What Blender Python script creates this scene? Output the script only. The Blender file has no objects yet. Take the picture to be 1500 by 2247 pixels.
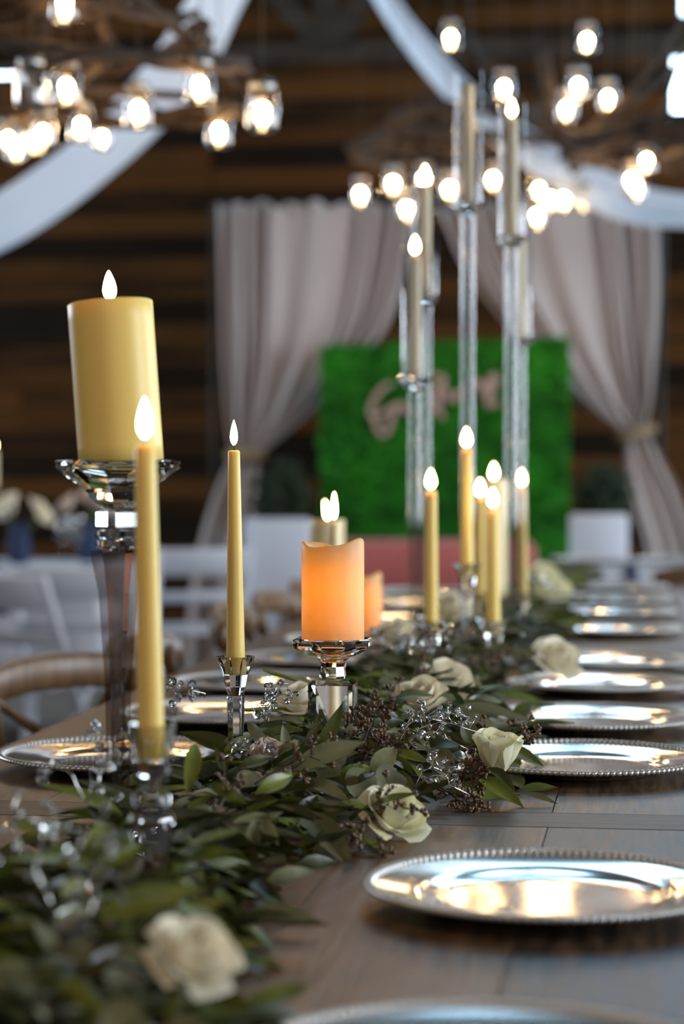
import bpy, bmesh, math, random
from mathutils import Vector, Matrix, Quaternion
random.seed(7)
PI = math.pi
scene = bpy.context.scene
C = scene.collection
# ------------------------------------------------------------------ camera
F = 4800.0                       # focal length in pixels of the 1500 x 2247 frame
CAMZ = 1.15
YAW = math.radians(8.1)
PITCH = -math.atan(93.5 / F)
cam_d = bpy.data.cameras.new('camera')
cam_d.sensor_fit = 'HORIZONTAL'; cam_d.sensor_width = 24.0; cam_d.lens = F / 1500 * 24.0
cam_d.clip_start = 0.05; cam_d.clip_end = 100
cam_d.dof.use_dof = True; cam_d.dof.focus_distance = 2.55; cam_d.dof.aperture_fstop = 3.3
cam = bpy.data.objects.new('camera', cam_d); C.objects.link(cam)
cam.location = (0, 0, CAMZ); cam.rotation_euler = (PI / 2 + PITCH, 0, YAW)
scene.camera = cam
# ------------------------------------------------------------------ world, exposure
w = bpy.data.worlds.new('world'); scene.world = w; w.use_nodes = True
bg = w.node_tree.nodes['Background']
bg.inputs['Color'].default_value = (0.74, 0.79, 0.88, 1); bg.inputs['Strength'].default_value = 0.42
vs = scene.view_settings
vs.view_transform = 'Standard'; vs.look = 'None'; vs.gamma = 1.0; vs.use_curve_mapping = False; vs.exposure = 0.4
scene.cycles.use_denoising = True
scene.cycles.max_bounces = 14; scene.cycles.transmission_bounces = 12; scene.cycles.glossy_bounces = 6
scene.cycles.transparent_max_bounces = 24; scene.cycles.sample_clamp_indirect = 6
WIN_STRENGTH = 18.0; GABLE_STRENGTH = 9.0; HIGH_STRENGTH = 6.0

RM = Matrix.Rotation(YAW, 3, 'Z') @ Matrix.Rotation(PI / 2 + PITCH, 3, 'X')
def P(px, py, d):
    """point seen at pixel px, py at depth d metres along the lens axis"""
    return Vector((0, 0, CAMZ)) + RM @ Vector(((px - 750) / F * d, (1123.5 - py) / F * d, -d))
def T(px, py, z):
    """point of the level plane z seen at pixel px, py"""
    r = RM @ Vector(((px - 750) / F, (1123.5 - py) / F, -1))
    return Vector((0, 0, CAMZ)) + r * ((z - CAMZ) / r.z)
TZ = 0.76                        # table top

# ------------------------------------------------------------------ materials
MATS = {}
def mat(name, col, rough=0.5, metal=0.0, trans=0.0, ior=1.45, sss=0.0, sss_r=(1, .5, .2), sss_s=0.01, emit=None, es=0.0,
        col2=None, scale=20.0, stretch=(1, 1, 1), bump=0.0, spec=0.5, detail=4.0, coat=0.0, rvar=0.0, objrand=0.0, sheen=0.0):
    m = bpy.data.materials.new(name); m.use_nodes = True
    nt = m.node_tree; b = nt.nodes['Principled BSDF']
    b.inputs['Base Color'].default_value = (*col, 1); b.inputs['Roughness'].default_value = rough
    b.inputs['Metallic'].default_value = metal; b.inputs['Transmission Weight'].default_value = trans
    b.inputs['IOR'].default_value = ior; b.inputs['Specular IOR Level'].default_value = spec
    b.inputs['Coat Weight'].default_value = coat; b.inputs['Sheen Weight'].default_value = sheen
    if sss:
        b.inputs['Subsurface Weight'].default_value = sss; b.inputs['Subsurface Radius'].default_value = sss_r
        b.inputs['Subsurface Scale'].default_value = sss_s
    if emit:
        b.inputs['Emission Color'].default_value = (*emit, 1); b.inputs['Emission Strength'].default_value = es
    if col2 or bump or rvar:
        tc = nt.nodes.new('ShaderNodeTexCoord'); mp = nt.nodes.new('ShaderNodeMapping')
        mp.inputs['Scale'].default_value = stretch
        nz = nt.nodes.new('ShaderNodeTexNoise'); nz.inputs['Scale'].default_value = scale; nz.inputs['Detail'].default_value = detail
        nt.links.new(tc.outputs['Object'], mp.inputs['Vector']); nt.links.new(mp.outputs['Vector'], nz.inputs['Vector'])
        if objrand:
            oi = nt.nodes.new('ShaderNodeObjectInfo'); mm = nt.nodes.new('ShaderNodeMath'); mm.operation = 'MULTIPLY'
            mm.inputs[1].default_value = 37.0
            nt.links.new(oi.outputs['Random'], mm.inputs[0])
            cv = nt.nodes.new('ShaderNodeCombineXYZ')
            nt.links.new(mm.outputs[0], cv.inputs[0]); nt.links.new(mm.outputs[0], cv.inputs[1]); nt.links.new(mm.outputs[0], cv.inputs[2])
            nt.links.new(cv.outputs[0], mp.inputs['Location'])
        if col2:
            cr = nt.nodes.new('ShaderNodeValToRGB')
            cr.color_ramp.elements[0].color = (*col, 1); cr.color_ramp.elements[1].color = (*col2, 1)
            cr.color_ramp.elements[0].position = 0.3; cr.color_ramp.elements[1].position = 0.7
            fac = nz.outputs['Fac']
            if objrand:
                ad = nt.nodes.new('ShaderNodeMath'); ad.operation = 'MULTIPLY_ADD'
                s = nt.nodes.new('ShaderNodeMath'); s.operation = 'SUBTRACT'; s.inputs[1].default_value = 0.5
                nt.links.new(oi.outputs['Random'], s.inputs[0]); nt.links.new(s.outputs[0], ad.inputs[0])
                ad.inputs[1].default_value = objrand; nt.links.new(nz.outputs['Fac'], ad.inputs[2]); fac = ad.outputs[0]
            nt.links.new(fac, cr.inputs['Fac']); nt.links.new(cr.outputs['Color'], b.inputs['Base Color'])
        if rvar:
            mr = nt.nodes.new('ShaderNodeMapRange'); mr.inputs['To Min'].default_value = rough - rvar; mr.inputs['To Max'].default_value = rough + rvar
            nt.links.new(nz.outputs['Fac'], mr.inputs['Value']); nt.links.new(mr.outputs['Result'], b.inputs['Roughness'])
        if bump:
            bp = nt.nodes.new('ShaderNodeBump'); bp.inputs['Strength'].default_value = bump; bp.inputs['Distance'].default_value = 0.01
            nt.links.new(nz.outputs['Fac'], bp.inputs['Height']); nt.links.new(bp.outputs['Normal'], b.inputs['Normal'])
    MATS[name] = m
    return m
def thin_mat(name, col, transl=0.4, rough=0.6, col2=None, scale=3.0):
    """cloth, petals and leaves: diffuse on both sides and light coming through"""
    m = bpy.data.materials.new(name); m.use_nodes = True; nt = m.node_tree; nt.nodes.clear()
    o = nt.nodes.new('ShaderNodeOutputMaterial'); b = nt.nodes.new('ShaderNodeBsdfPrincipled')
    b.inputs['Roughness'].default_value = rough; b.inputs['Base Color'].default_value = (*col, 1)
    t = nt.nodes.new('ShaderNodeBsdfTranslucent'); t.inputs['Color'].default_value = (*col, 1)
    if col2:
        tc = nt.nodes.new('ShaderNodeTexCoord'); nz = nt.nodes.new('ShaderNodeTexNoise'); nz.inputs['Scale'].default_value = scale
        oi = nt.nodes.new('ShaderNodeObjectInfo'); ad = nt.nodes.new('ShaderNodeMath'); ad.operation = 'MULTIPLY_ADD'
        ad.inputs[1].default_value = 0.5; 
        s = nt.nodes.new('ShaderNodeMath'); s.operation = 'SUBTRACT'; s.inputs[1].default_value = 0.5
        nt.links.new(oi.outputs['Random'], s.inputs[0]); nt.links.new(s.outputs[0], ad.inputs[0])
        nt.links.new(tc.outputs['Object'], nz.inputs['Vector']); nt.links.new(nz.outputs['Fac'], ad.inputs[2])
        cr = nt.nodes.new('ShaderNodeValToRGB'); cr.color_ramp.elements[0].color = (*col, 1); cr.color_ramp.elements[1].color = (*col2, 1)
        cr.color_ramp.elements[0].position = .3; cr.color_ramp.elements[1].position = .7
        nt.links.new(ad.outputs[0], cr.inputs['Fac'])
        nt.links.new(cr.outputs['Color'], b.inputs['Base Color']); nt.links.new(cr.outputs['Color'], t.inputs['Color'])
    mx = nt.nodes.new('ShaderNodeMixShader'); mx.inputs[0].default_value = transl
    nt.links.new(b.outputs[0], mx.inputs[1]); nt.links.new(t.outputs[0], mx.inputs[2]); nt.links.new(mx.outputs[0], o.inputs[0])
    MATS[name] = m; return m
def thin_glass(name, tint=(0.97, 0.97, 0.97), base=0.05):
    """thin walled clear glass: a clear film with a Fresnel reflection"""
    m = bpy.data.materials.new(name); m.use_nodes = True; nt = m.node_tree; nt.nodes.clear()
    o = nt.nodes.new('ShaderNodeOutputMaterial'); t = nt.nodes.new('ShaderNodeBsdfTransparent'); t.inputs[0].default_value = (*tint, 1)
    g = nt.nodes.new('ShaderNodeBsdfGlossy'); g.inputs['Roughness'].default_value = 0.03
    ge = nt.nodes.new('ShaderNodeNewGeometry'); dt = nt.nodes.new('ShaderNodeVectorMath'); dt.operation = 'DOT_PRODUCT'
    nt.links.new(ge.outputs['Normal'], dt.inputs[0]); nt.links.new(ge.outputs['Incoming'], dt.inputs[1])
    def mth(op, x, y=None):
        n = nt.nodes.new('ShaderNodeMath'); n.operation = op; n.use_clamp = True
        for i, q in enumerate((x, y)):
            if q is None: continue
            if isinstance(q, (int, float)): n.inputs[i].default_value = q
            else: nt.links.new(q, n.inputs[i])
        return n.outputs[0]
    ab = nt.nodes.new('ShaderNodeMath'); ab.operation = 'ABSOLUTE'; nt.links.new(dt.outputs['Value'], ab.inputs[0])
    sch = mth('MULTIPLY', mth('POWER', mth('SUBTRACT', 1.0, ab.outputs[0]), 4.0), 0.92)     # Schlick
    a = nt.nodes.new('ShaderNodeMath'); a.operation = 'ADD'; a.inputs[1].default_value = .045 + base; a.use_clamp = True
    nt.links.new(sch, a.inputs[0])
    mx = nt.nodes.new('ShaderNodeMixShader'); nt.links.new(a.outputs[0], mx.inputs[0])
    nt.links.new(t.outputs[0], mx.inputs[1]); nt.links.new(g.outputs[0], mx.inputs[2]); nt.links.new(mx.outputs[0], o.inputs[0])
    MATS[name] = m; return m
def emit_mat(name, col, s):
    m = bpy.data.materials.new(name); m.use_nodes = True; nt = m.node_tree; nt.nodes.clear()
    o = nt.nodes.new('ShaderNodeOutputMaterial'); e = nt.nodes.new('ShaderNodeEmission')
    e.inputs[0].default_value = (*col, 1); e.inputs[1].default_value = s
    nt.links.new(e.outputs[0], o.inputs[0]); MATS[name] = m; return m

mat('table_wood', (0.030, 0.020, 0.014), 0.42, spec=0.5, col2=(0.19, 0.105, 0.05), scale=9, stretch=(9, 0.9, 9), bump=0.12, detail=8, objrand=0.35, rvar=0.08)
mat('table_end_wood', (0.035, 0.024, 0.017), 0.46, spec=0.35, col2=(0.14, 0.10, 0.075), scale=9, stretch=(0.9, 9, 9), bump=0.12, detail=8, objrand=0.3, rvar=0.08)
mat('wall_plank', (0.011, 0.006, 0.0028), 0.75, spec=0.12, col2=(0.085, 0.033, 0.007), scale=3.0, stretch=(0.6, 5, 9), bump=0.15, detail=6, objrand=0.75)
mat('wall_dark', (0.02, 0.013, 0.008), 0.8)
mat('rafter', (0.020, 0.014, 0.010), 0.8, spec=0.15, col2=(0.045, 0.034, 0.026), scale=4, stretch=(1, 6, 6))
mat('floor', (0.15, 0.135, 0.12), 0.45, col2=(0.24, 0.215, 0.19), scale=1.5, detail=6)
mat('silver', (0.76, 0.76, 0.75), 0.10, metal=0.86)
mat('silver_rope', (0.74, 0.74, 0.72), 0.28, metal=0.7)
mat('wax', (0.87, 0.65, 0.185), 0.42, sss=0.55, sss_r=(1.0, 0.55, 0.2), sss_s=0.014)
mat('wax_pale', (0.80, 0.68, 0.40), 0.42, sss=0.55, sss_r=(1.0, 0.55, 0.2), sss_s=0.014)
mat('wick', (0.02, 0.015, 0.012), 0.9)
emit_mat('flame', (1.0, 0.70, 0.34), 38)
emit_mat('bulb', (1.0, 0.62, 0.28), 190)
emit_mat('led', (1.0, 0.72, 0.11), 98)
thin_mat('led_wax', (0.80, 0.65, 0.38), 0.5, 0.45)
MATS['led_wax'].node_tree.nodes['Translucent BSDF'].inputs['Color'].default_value = (1.0, 0.66, 0.20, 1)
mat('crystal', (1, 1, 1), 0.0, trans=1.0, ior=1.54)
mat('acrylic', (0.97, 0.985, 1.0), 0.0, trans=1.0, ior=1.49)
thin_glass('jar_glass', base=0.06)
thin_glass('cylinder_glass', (0.93, 0.93, 0.94), base=-0.01)
thin_glass('pole_glass', (0.86, 0.86, 0.86), base=-0.01)
thin_glass('stem_tint', (0.74, 0.70, 0.68), base=0.04)
mat('wax_grey', (0.60, 0.52, 0.36), 0.5)
thin_glass('stem_glass', base=0.04)
mat('zinc', (0.42, 0.41, 0.39), 0.4, metal=1.0)
mat('wire', (0.10, 0.08, 0.06), 0.5, metal=0.6)
mat('vine', (0.022, 0.014, 0.009), 0.85, col2=(0.075, 0.050, 0.034), scale=14, stretch=(1, 1, 1), bump=0.4)
thin_mat('curtain', (0.54, 0.465, 0.44), 0.30, 0.8)
thin_mat('swag', (0.80, 0.84, 0.90), 0.5, 0.8)
mat('burlap', (0.24, 0.17, 0.10), 0.9, bump=0.5, scale=60)
mat('hedge', (0.005, 0.11, 0.003), 0.8, col2=(0.022, 0.26, 0.006), scale=5)
mat('sign_pink', (0.33, 0.22, 0.18), 0.6)
mat('white_resin', (0.52, 0.54, 0.60), 0.5)
mat('white_cloth', (0.50, 0.52, 0.58), 0.8)
mat('navy', (0.012, 0.025, 0.075), 0.7)
mat('rose_velvet', (0.34, 0.085, 0.075), 0.85, sheen=0.3)
mat('chair_wood', (0.10, 0.052, 0.022), 0.36, col2=(0.20, 0.11, 0.05), scale=10, stretch=(6, 6, 1))
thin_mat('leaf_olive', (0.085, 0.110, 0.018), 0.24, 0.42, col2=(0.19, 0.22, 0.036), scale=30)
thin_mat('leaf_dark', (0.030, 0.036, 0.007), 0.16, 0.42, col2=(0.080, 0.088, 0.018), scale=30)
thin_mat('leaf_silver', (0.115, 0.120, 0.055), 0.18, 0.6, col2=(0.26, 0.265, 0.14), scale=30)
mat('leaf_under', (0.018, 0.026, 0.008), 0.7, col2=(0.05, 0.06, 0.02), scale=25)
mat('twig', (0.06, 0.035, 0.018), 0.7)
mat('seed', (0.075, 0.042, 0.020), 0.5, col2=(0.16, 0.09, 0.04), scale=90)
thin_mat('petal_white', (0.86, 0.82, 0.52), 0.25, 0.55, col2=(0.90, 0.87, 0.66), scale=25)
thin_mat('petal_cream', (0.86, 0.78, 0.58), 0.25, 0.55, col2=(0.90, 0.84, 0.68), scale=25)
thin_mat('petal_blush', (0.62, 0.47, 0.38), 0.30, 0.55, col2=(0.70, 0.56, 0.46), scale=25)
mat('sepal', (0.05, 0.085, 0.02), 0.6)
mat('bush', (0.006, 0.014, 0.004), 0.8, col2=(0.014, 0.032, 0.008), scale=12)
mat('frame_dark', (0.03, 0.022, 0.016), 0.6)
mat('silver_wire', (0.75, 0.73, 0.68), 0.2, metal=1.0)
mat('terracotta', (0.05, 0.04, 0.035), 0.8)
emit_mat('daylight', (0.80, 0.90, 1.0), WIN_STRENGTH)
emit_mat('high_daylight', (0.46, 0.75, 1.0), HIGH_STRENGTH)
emit_mat('gable_daylight', (0.58, 0.80, 1.0), GABLE_STRENGTH)

# ------------------------------------------------------------------ mesh helpers
class MB:
    def __init__(s): s.v = []; s.f = []
    def add(s, vs, fs):
        o = len(s.v); s.v += [tuple(v) for v in vs]; s.f += [tuple(i + o for i in f) for f in fs]; return s
    def box(s, x0, x1, y0, y1, z0, z1, M=None):
        vs = [Vector((x, y, z)) for z in (z0, z1) for y in (y0, y1) for x in (x0, x1)]
        if M: vs = [M @ v for v in vs]
        return s.add(vs, [(0, 2, 3, 1), (4, 5, 7, 6), (0, 1, 5, 4), (2, 6, 7, 3), (0, 4, 6, 2), (1, 3, 7, 5)])
    def bevbox(s, x0, x1, y0, y1, z0, z1, b, M=None):
        bm = bmesh.new(); bmesh.ops.create_cube(bm, size=1.0)
        for v in bm.verts: v.co = Vector(((x0 + x1) / 2 + v.co.x * (x1 - x0), (y0 + y1) / 2 + v.co.y * (y1 - y0), (z0 + z1) / 2 + v.co.z * (z1 - z0)))
        bmesh.ops.bevel(bm, geom=bm.edges[:], offset=b, segments=1, affect='EDGES')
        bm.verts.index_update()
        vs = [(M @ v.co) if M else v.co.copy() for v in bm.verts]; fs = [[v.index for v in f.verts] for f in bm.faces]
        bm.free(); return s.add(vs, fs)
    def lathe(s, prof, n=24, M=None, phase=0.0, cap0=True, cap1=True):
        vs = []; fs = []
        for r, z in prof:
            for k in range(n):
                a = 2 * PI * k / n + phase; vs.append(Vector((r * math.cos(a), r * math.sin(a), z)))
        for i in range(len(prof) - 1):
            for k in range(n):
                k2 = (k + 1) % n; fs.append((i * n + k, i * n + k2, (i + 1) * n + k2, (i + 1) * n + k))
        if cap0: fs.append(tuple(reversed(range(n))))
        if cap1: fs.append(tuple(range((len(prof) - 1) * n, len(prof) * n)))
        if M: vs = [M @ v for v in vs]
        return s.add(vs, fs)
    def tube(s, pts, r, n=6, closed=False, cap=True):
        pts = [Vector(p) for p in pts]; m = len(pts); rs = r if isinstance(r, (list, tuple)) else [r] * m
        up = Vector((0, 0, 1)); vs = []; fs = []; nrm = None
        for i in range(m):
            if closed: t = pts[(i + 1) % m] - pts[i - 1]
            else: t = pts[min(i + 1, m - 1)] - pts[max(i - 1, 0)]
            t = t.normalized() if t.length > 1e-9 else Vector((0, 0, 1))
            if nrm is None:
                nrm = t.cross(up)
                if nrm.length < 1e-3: nrm = t.cross(Vector((1, 0, 0)))
            nrm = (nrm - t * nrm.dot(t)); nrm = nrm.normalized() if nrm.length > 1e-6 else t.orthogonal().normalized()
            bn = t.cross(nrm)
            for k in range(n):
                a = 2 * PI * k / n; vs.append(pts[i] + (nrm * math.cos(a) + bn * math.sin(a)) * rs[i])
        for i in range(m if closed else m - 1):
            j = (i + 1) % m
            for k in range(n):
                k2 = (k + 1) % n; fs.append((i * n + k, i * n + k2, j * n + k2, j * n + k))
        if cap and not closed: fs += [tuple(reversed(range(n))), tuple(range((m - 1) * n, m * n))]
        return s.add(vs, fs)
    def grid(s, fn, nu, nv):
        vs = [fn(i / nu, j / nv) for j in range(nv + 1) for i in range(nu + 1)]
        fs = [(j * (nu + 1) + i, j * (nu + 1) + i + 1, (j + 1) * (nu + 1) + i + 1, (j + 1) * (nu + 1) + i) for j in range(nv) for i in range(nu)]
        return s.add(vs, fs)
    def mesh(s, name, m, smooth=True):
        me = bpy.data.meshes.new(name); me.from_pydata(s.v, [], s.f); me.validate()
        me.materials.append(MATS[m] if isinstance(m, str) else m)
        me.polygons.foreach_set('use_smooth', [smooth] * len(me.polygons)); me.update(); return me
    def build(s, name, m, parent=None, smooth=True):
        return link(name, s.mesh(name, m, smooth), parent)
def link(name, me, parent=None, M=None):
    o = bpy.data.objects.new(name, me); C.objects.link(o)
    if parent is not None: o.parent = parent
    if M is not None: o.matrix_local = M
    return o
def tag(o, label=None, cat=None, group=None, kind=None):
    if label: o['label'] = label
    if cat: o['category'] = cat
    if group: o['group'] = group
    if kind: o['kind'] = kind
    return o
def thing(name, loc, label, cat, group=None, rotz=0.0):
    o = bpy.data.objects.new(name, None); C.objects.link(o); o.location = loc; o.rotation_euler = (0, 0, rotz)
    o.empty_display_size = 0.05
    return tag(o, label, cat, group)
def axis_M(origin, axis, spin=0.0):
    q = Vector((0, 0, 1)).rotation_difference(Vector(axis).normalized())
    return Matrix.Translation(origin) @ q.to_matrix().to_4x4() @ Matrix.Rotation(spin, 4, 'Z')
def solidify(o, t):
    md = o.modifiers.new('thickness', 'SOLIDIFY'); md.thickness = t; md.offset = 0; return o
def catmull(pts, n):
    pts = [Vector(p) for p in pts]; out = []; m = len(pts)
    for i in range(m - 1):
        p0 = pts[max(i - 1, 0)]; p1 = pts[i]; p2 = pts[i + 1]; p3 = pts[min(i + 2, m - 1)]
        for k in range(n):
            t = k / n
            out.append(0.5 * ((2 * p1) + (p2 - p0) * t + (2 * p0 - 5 * p1 + 4 * p2 - p3) * t * t + (3 * p1 - p0 - 3 * p2 + p3) * t ** 3))
    out.append(pts[-1]); return out

# ------------------------------------------------------------------ the room
XL, XR, YB, YF = -7.2, 4.4, 13.2, -4.0
RX = -1.9; EAVE = 3.6; RIDGE = 8.4
def roof_z(x): return RIDGE - (RIDGE - EAVE) * abs(x - RX) / ((XR - RX) if x > RX else (RX - XL))
tag(MB().box(XL - .1, XR + .1, YF, YB + .2, -0.1, 0.0).build('floor', 'floor', smooth=False), kind='structure')
wb = MB().add([(XL, YB, 0), (XR, YB, 0), (XR, YB, EAVE), (RX, YB, RIDGE), (XL, YB, EAVE), (XL, YB + .1, 0), (XR, YB + .1, 0), (XR, YB + .1, EAVE), (RX, YB + .1, RIDGE), (XL, YB + .1, EAVE)],
         [(0, 1, 2, 3, 4), (9, 8, 7, 6, 5), (0, 5, 6, 1), (1, 6, 7, 2), (2, 7, 8, 3), (3, 8, 9, 4), (4, 9, 5, 0)]).build('wall_back', 'wall_dark', smooth=False)
tag(wb, kind='structure')
rnd = random.Random(3)
ph = 0.135; row = 0; pcache = {}
z = 0.02
while z < RIDGE - 0.2:
    x0, x1 = XL + .02, XR - .02
    if z + ph > EAVE:
        k = (RIDGE - z - ph) / (RIDGE - EAVE); x0 = RX - (RX - XL) * k + .02; x1 = RX + (XR - RX) * k - .02
    x = x0
    while x < x1 - 0.05:
        L = min(rnd.choice([2.4, 3.0, 3.6]) if x > x0 else rnd.choice([0.9, 1.6, 2.4]), x1 - x)
        if x1 - x - L < 0.4: L = x1 - x
        key = (round(L, 2))
        if key not in pcache: pcache[key] = MB().bevbox(0.003, L - 0.003, -0.022, 0, 0.004, ph - 0.004, 0.003).mesh('plank', 'wall_plank', False)
        o = link('plank', pcache[key], wb); o.location = (x, YB - rnd.uniform(0, 0.006), z)
        x += L
    z += ph; row += 1
fill_wy = [(6.6, 9.6)]  # opening for an added fill window, out of view, aimed at the left swag
m = MB(); y = YF
for a, b in fill_wy:
    m.box(XL - .12, XL, y, a, 0, EAVE); m.box(XL - .12, XL, a, b, 0, 2.0); m.box(XL - .12, XL, a, b, 3.4, EAVE); y = b
m.box(XL - .12, XL, y, YB, 0, EAVE)
tag(m.build('wall_left', 'wall_dark', smooth=False), kind='structure')
# the window wall: piers and sills round three tall openings filled with daylight
wy = [(1.2, 2.8), (5.0, 6.6), (8.8, 10.4)]
m = MB(); y = YF
for a, b in wy:
    m.box(XR, XR + .12, y, a, 0, EAVE); m.box(XR, XR + .12, a, b, 0, 0.9); m.box(XR, XR + .12, a, b, 2.7, EAVE); y = b
m.box(XR, XR + .12, y, YB, 0, EAVE)
tag(m.build('wall_right', 'wall_dark', smooth=False), kind='structure')
nwin = 0
def window(verts, nrm, name_n, mname='daylight'):
    """glowing daylight pane with a dark frame"""
    o = MB().add(verts, [tuple(range(len(verts)))]).build('window_%d' % name_n, mname, smooth=False)
    tag(o, kind='structure')
    fm = MB(); n = len(verts)
    for i in range(n): fm.tube([Vector(verts[i]) + nrm * .004, Vector(verts[(i + 1) % n]) + nrm * .004], 0.012, 4)
    fm.build('window_frame', 'frame_dark', o, False)
for i, (a, b) in enumerate(wy):
    window([(XR + .06, a, .9), (XR + .06, b, .9), (XR + .06, b, 2.7), (XR + .06, a, 2.7)], Vector((-1, 0, 0)), i + 1)
for i, (a, b) in enumerate(fill_wy):
    window([(XL - .06, b, 2.0), (XL - .06, a, 2.0), (XL - .06, a, 3.4), (XL - .06, b, 3.4)], Vector((1, 0, 0)), 9 + i)  # added glowing pane, unseen, brightens the left swag
yw = YB - .035
def wx(px): return (P(px, 300, 13.4)).x
def wz(py): return P(1480, py, 13.2).z
xr0 = wx(1470)
for n, (x0, x1, za, zb) in enumerate([(xr0, xr0 + 1.9, wz(292), wz(140)), (xr0 + .05, xr0 + 1.6, wz(55), wz(-60)),
                                      (wx(36) - 1.5, wx(36), P(0, 150, 13.2).z, P(0, 85, 13.2).z),
                                      (-1.30, -.46, 4.9, 6.35), (-.36, .48, 4.9, 6.35)]):
    v = [(x0, yw, za), (x1, yw, za), (x1, yw, zb), (x0, yw, zb)]
    if n == 2: v = [(x0, yw, za), (x1 - .03, yw, za), (x1, yw, za + .06), (x1 - .14, yw, zb), (x0, yw, zb)]
    window(v, Vector((0, -1, 0)), 4 + n, 'gable_daylight' if n < 3 else 'high_daylight')
def roofside(name, xa, xb):
    za, zb = roof_z(xa), roof_z(xb)
    tag(MB().add([(xa, YF, za), (xb, YF, zb), (xb, YB + .1, zb), (xa, YB + .1, za), (xa, YF, za + .1), (xb, YF, zb + .1), (xb, YB + .1, zb + .1), (xa, YB + .1, za + .1)],
                 [(3, 2, 1, 0), (4, 5, 6, 7), (0, 1, 5, 4), (1, 2, 6, 5), (2, 3, 7, 6), (3, 0, 4, 7)]).build(name, 'rafter', smooth=False), kind='structure')
roofside('ceiling', XL - .1, RX); roofside('ceiling', RX, XR + .1)
for k, (xa, xb) in enumerate(((-1.3, -.3), (-.2, .8))):      # two skylights in the roof slope
    window([(xa, 9.0, roof_z(xa) - .03), (xb, 9.0, roof_z(xb) - .03), (xb, 11.2, roof_z(xb) - .03), (xa, 11.2, roof_z(xa) - .03)], Vector((0, 0, -1)), 11 + k, 'high_daylight')
def beam(m, a, b, w=.09, h=.14):
    a = Vector(a); b = Vector(b); d = b - a; L = d.length
    M = Matrix.Translation(a) @ Vector((1, 0, 0)).rotation_difference(d).to_matrix().to_4x4()
    m.box(0, L, -w / 2, w / 2, -h / 2, h / 2, M)
for k, y in enumerate((4.0, 8.0, 12.7)):
    t = tag(bpy.data.objects.new('roof_truss', None), kind='structure'); C.objects.link(t)
    zt = 3.58 if k == 2 else 5.2
    m = MB(); beam(m, (XL + .02, y, EAVE - .02), (RX, y, RIDGE - .12)); m.build('rafter', 'rafter', t, False)
    m = MB(); beam(m, (XR - .02, y, EAVE - .02), (RX, y, RIDGE - .12)); m.build('rafter', 'rafter', t, False)
    hwid = (RIDGE - zt) / (RIDGE - EAVE) * 5.3 - .25; m = MB(); beam(m, (RX - min(5.2, hwid), y, zt), (RX + min(6.1, hwid * 1.18), y, zt), .1, .12); m.build('tie_beam', 'rafter', t, False)
    m = MB(); beam(m, (RX, y, zt), (RX, y, RIDGE - .15)); m.build('king_post', 'rafter', t, False)
    for s in (-1, 1):
        m = MB(); beam(m, (RX, y, zt), (RX + s * 2.2, y, roof_z(RX + s * 2.2) - .1), .08, .12); m.build('brace', 'rafter', t, False)

# ------------------------------------------------------------------ the long farm table (three tables end to end)
TX0, TX1 = -0.905, 0.085
seam_y = T(1300, 1817, TZ).y
def farm_table(y0, y1, label, end_board):
    t = thing('farm_table', (0, 0, 0), label, 'table', 'farm tables set end to end')
    n = 5; wv = (TX1 - TX0) / n; eb = 0.10 if end_board else 0.0
    for i in range(n):
        o = MB().bevbox(.0003, wv - .0003, 0, (y1 - y0) - 2 * eb - .001, -0.038, 0, .0006).build('plank', 'table_wood', t, False)
        o.location = (TX0 + i * wv, y0 + eb + .0005, TZ)
    if eb:
        for yy in (y0 + .0003, y1 - eb + .0003):
            o = MB().bevbox(0, TX1 - TX0, 0, eb - .0006, -0.038, 0, .0006).build('end_board', 'table_end_wood', t, False); o.location = (TX0, yy, TZ)
    m = MB(); m.box(TX0 + .09, TX1 - .09, y0 + .12, y0 + .145, TZ - .13, TZ - .038); m.box(TX0 + .09, TX1 - .09, y1 - .145, y1 - .12, TZ - .13, TZ - .038)
    m.box(TX0 + .09, TX0 + .115, y0 + .145, y1 - .145, TZ - .13, TZ - .038); m.box(TX1 - .115, TX1 - .09, y0 + .145, y1 - .145, TZ - .13, TZ - .038)
    m.build('apron', 'table_wood', t, False)
    for xx in (TX0 + .10, TX1 - .18):
        for yy in (y0 + .13, y1 - .21): MB().bevbox(xx, xx + .08, yy, yy + .08, 0, TZ - .038, .006).build('leg', 'table_wood', t, False)
farm_table(seam_y - 2.44, seam_y - .003, 'dark stained plank farm table nearest the bottom edge of the picture', False)
farm_table(seam_y, seam_y + 2.44, 'dark stained plank farm table in the middle, under the glowing candle', True)
farm_table(seam_y + 2.443, seam_y + 4.88, 'dark stained plank farm table at the far end, beyond the tall crystal stands', True)

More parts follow.
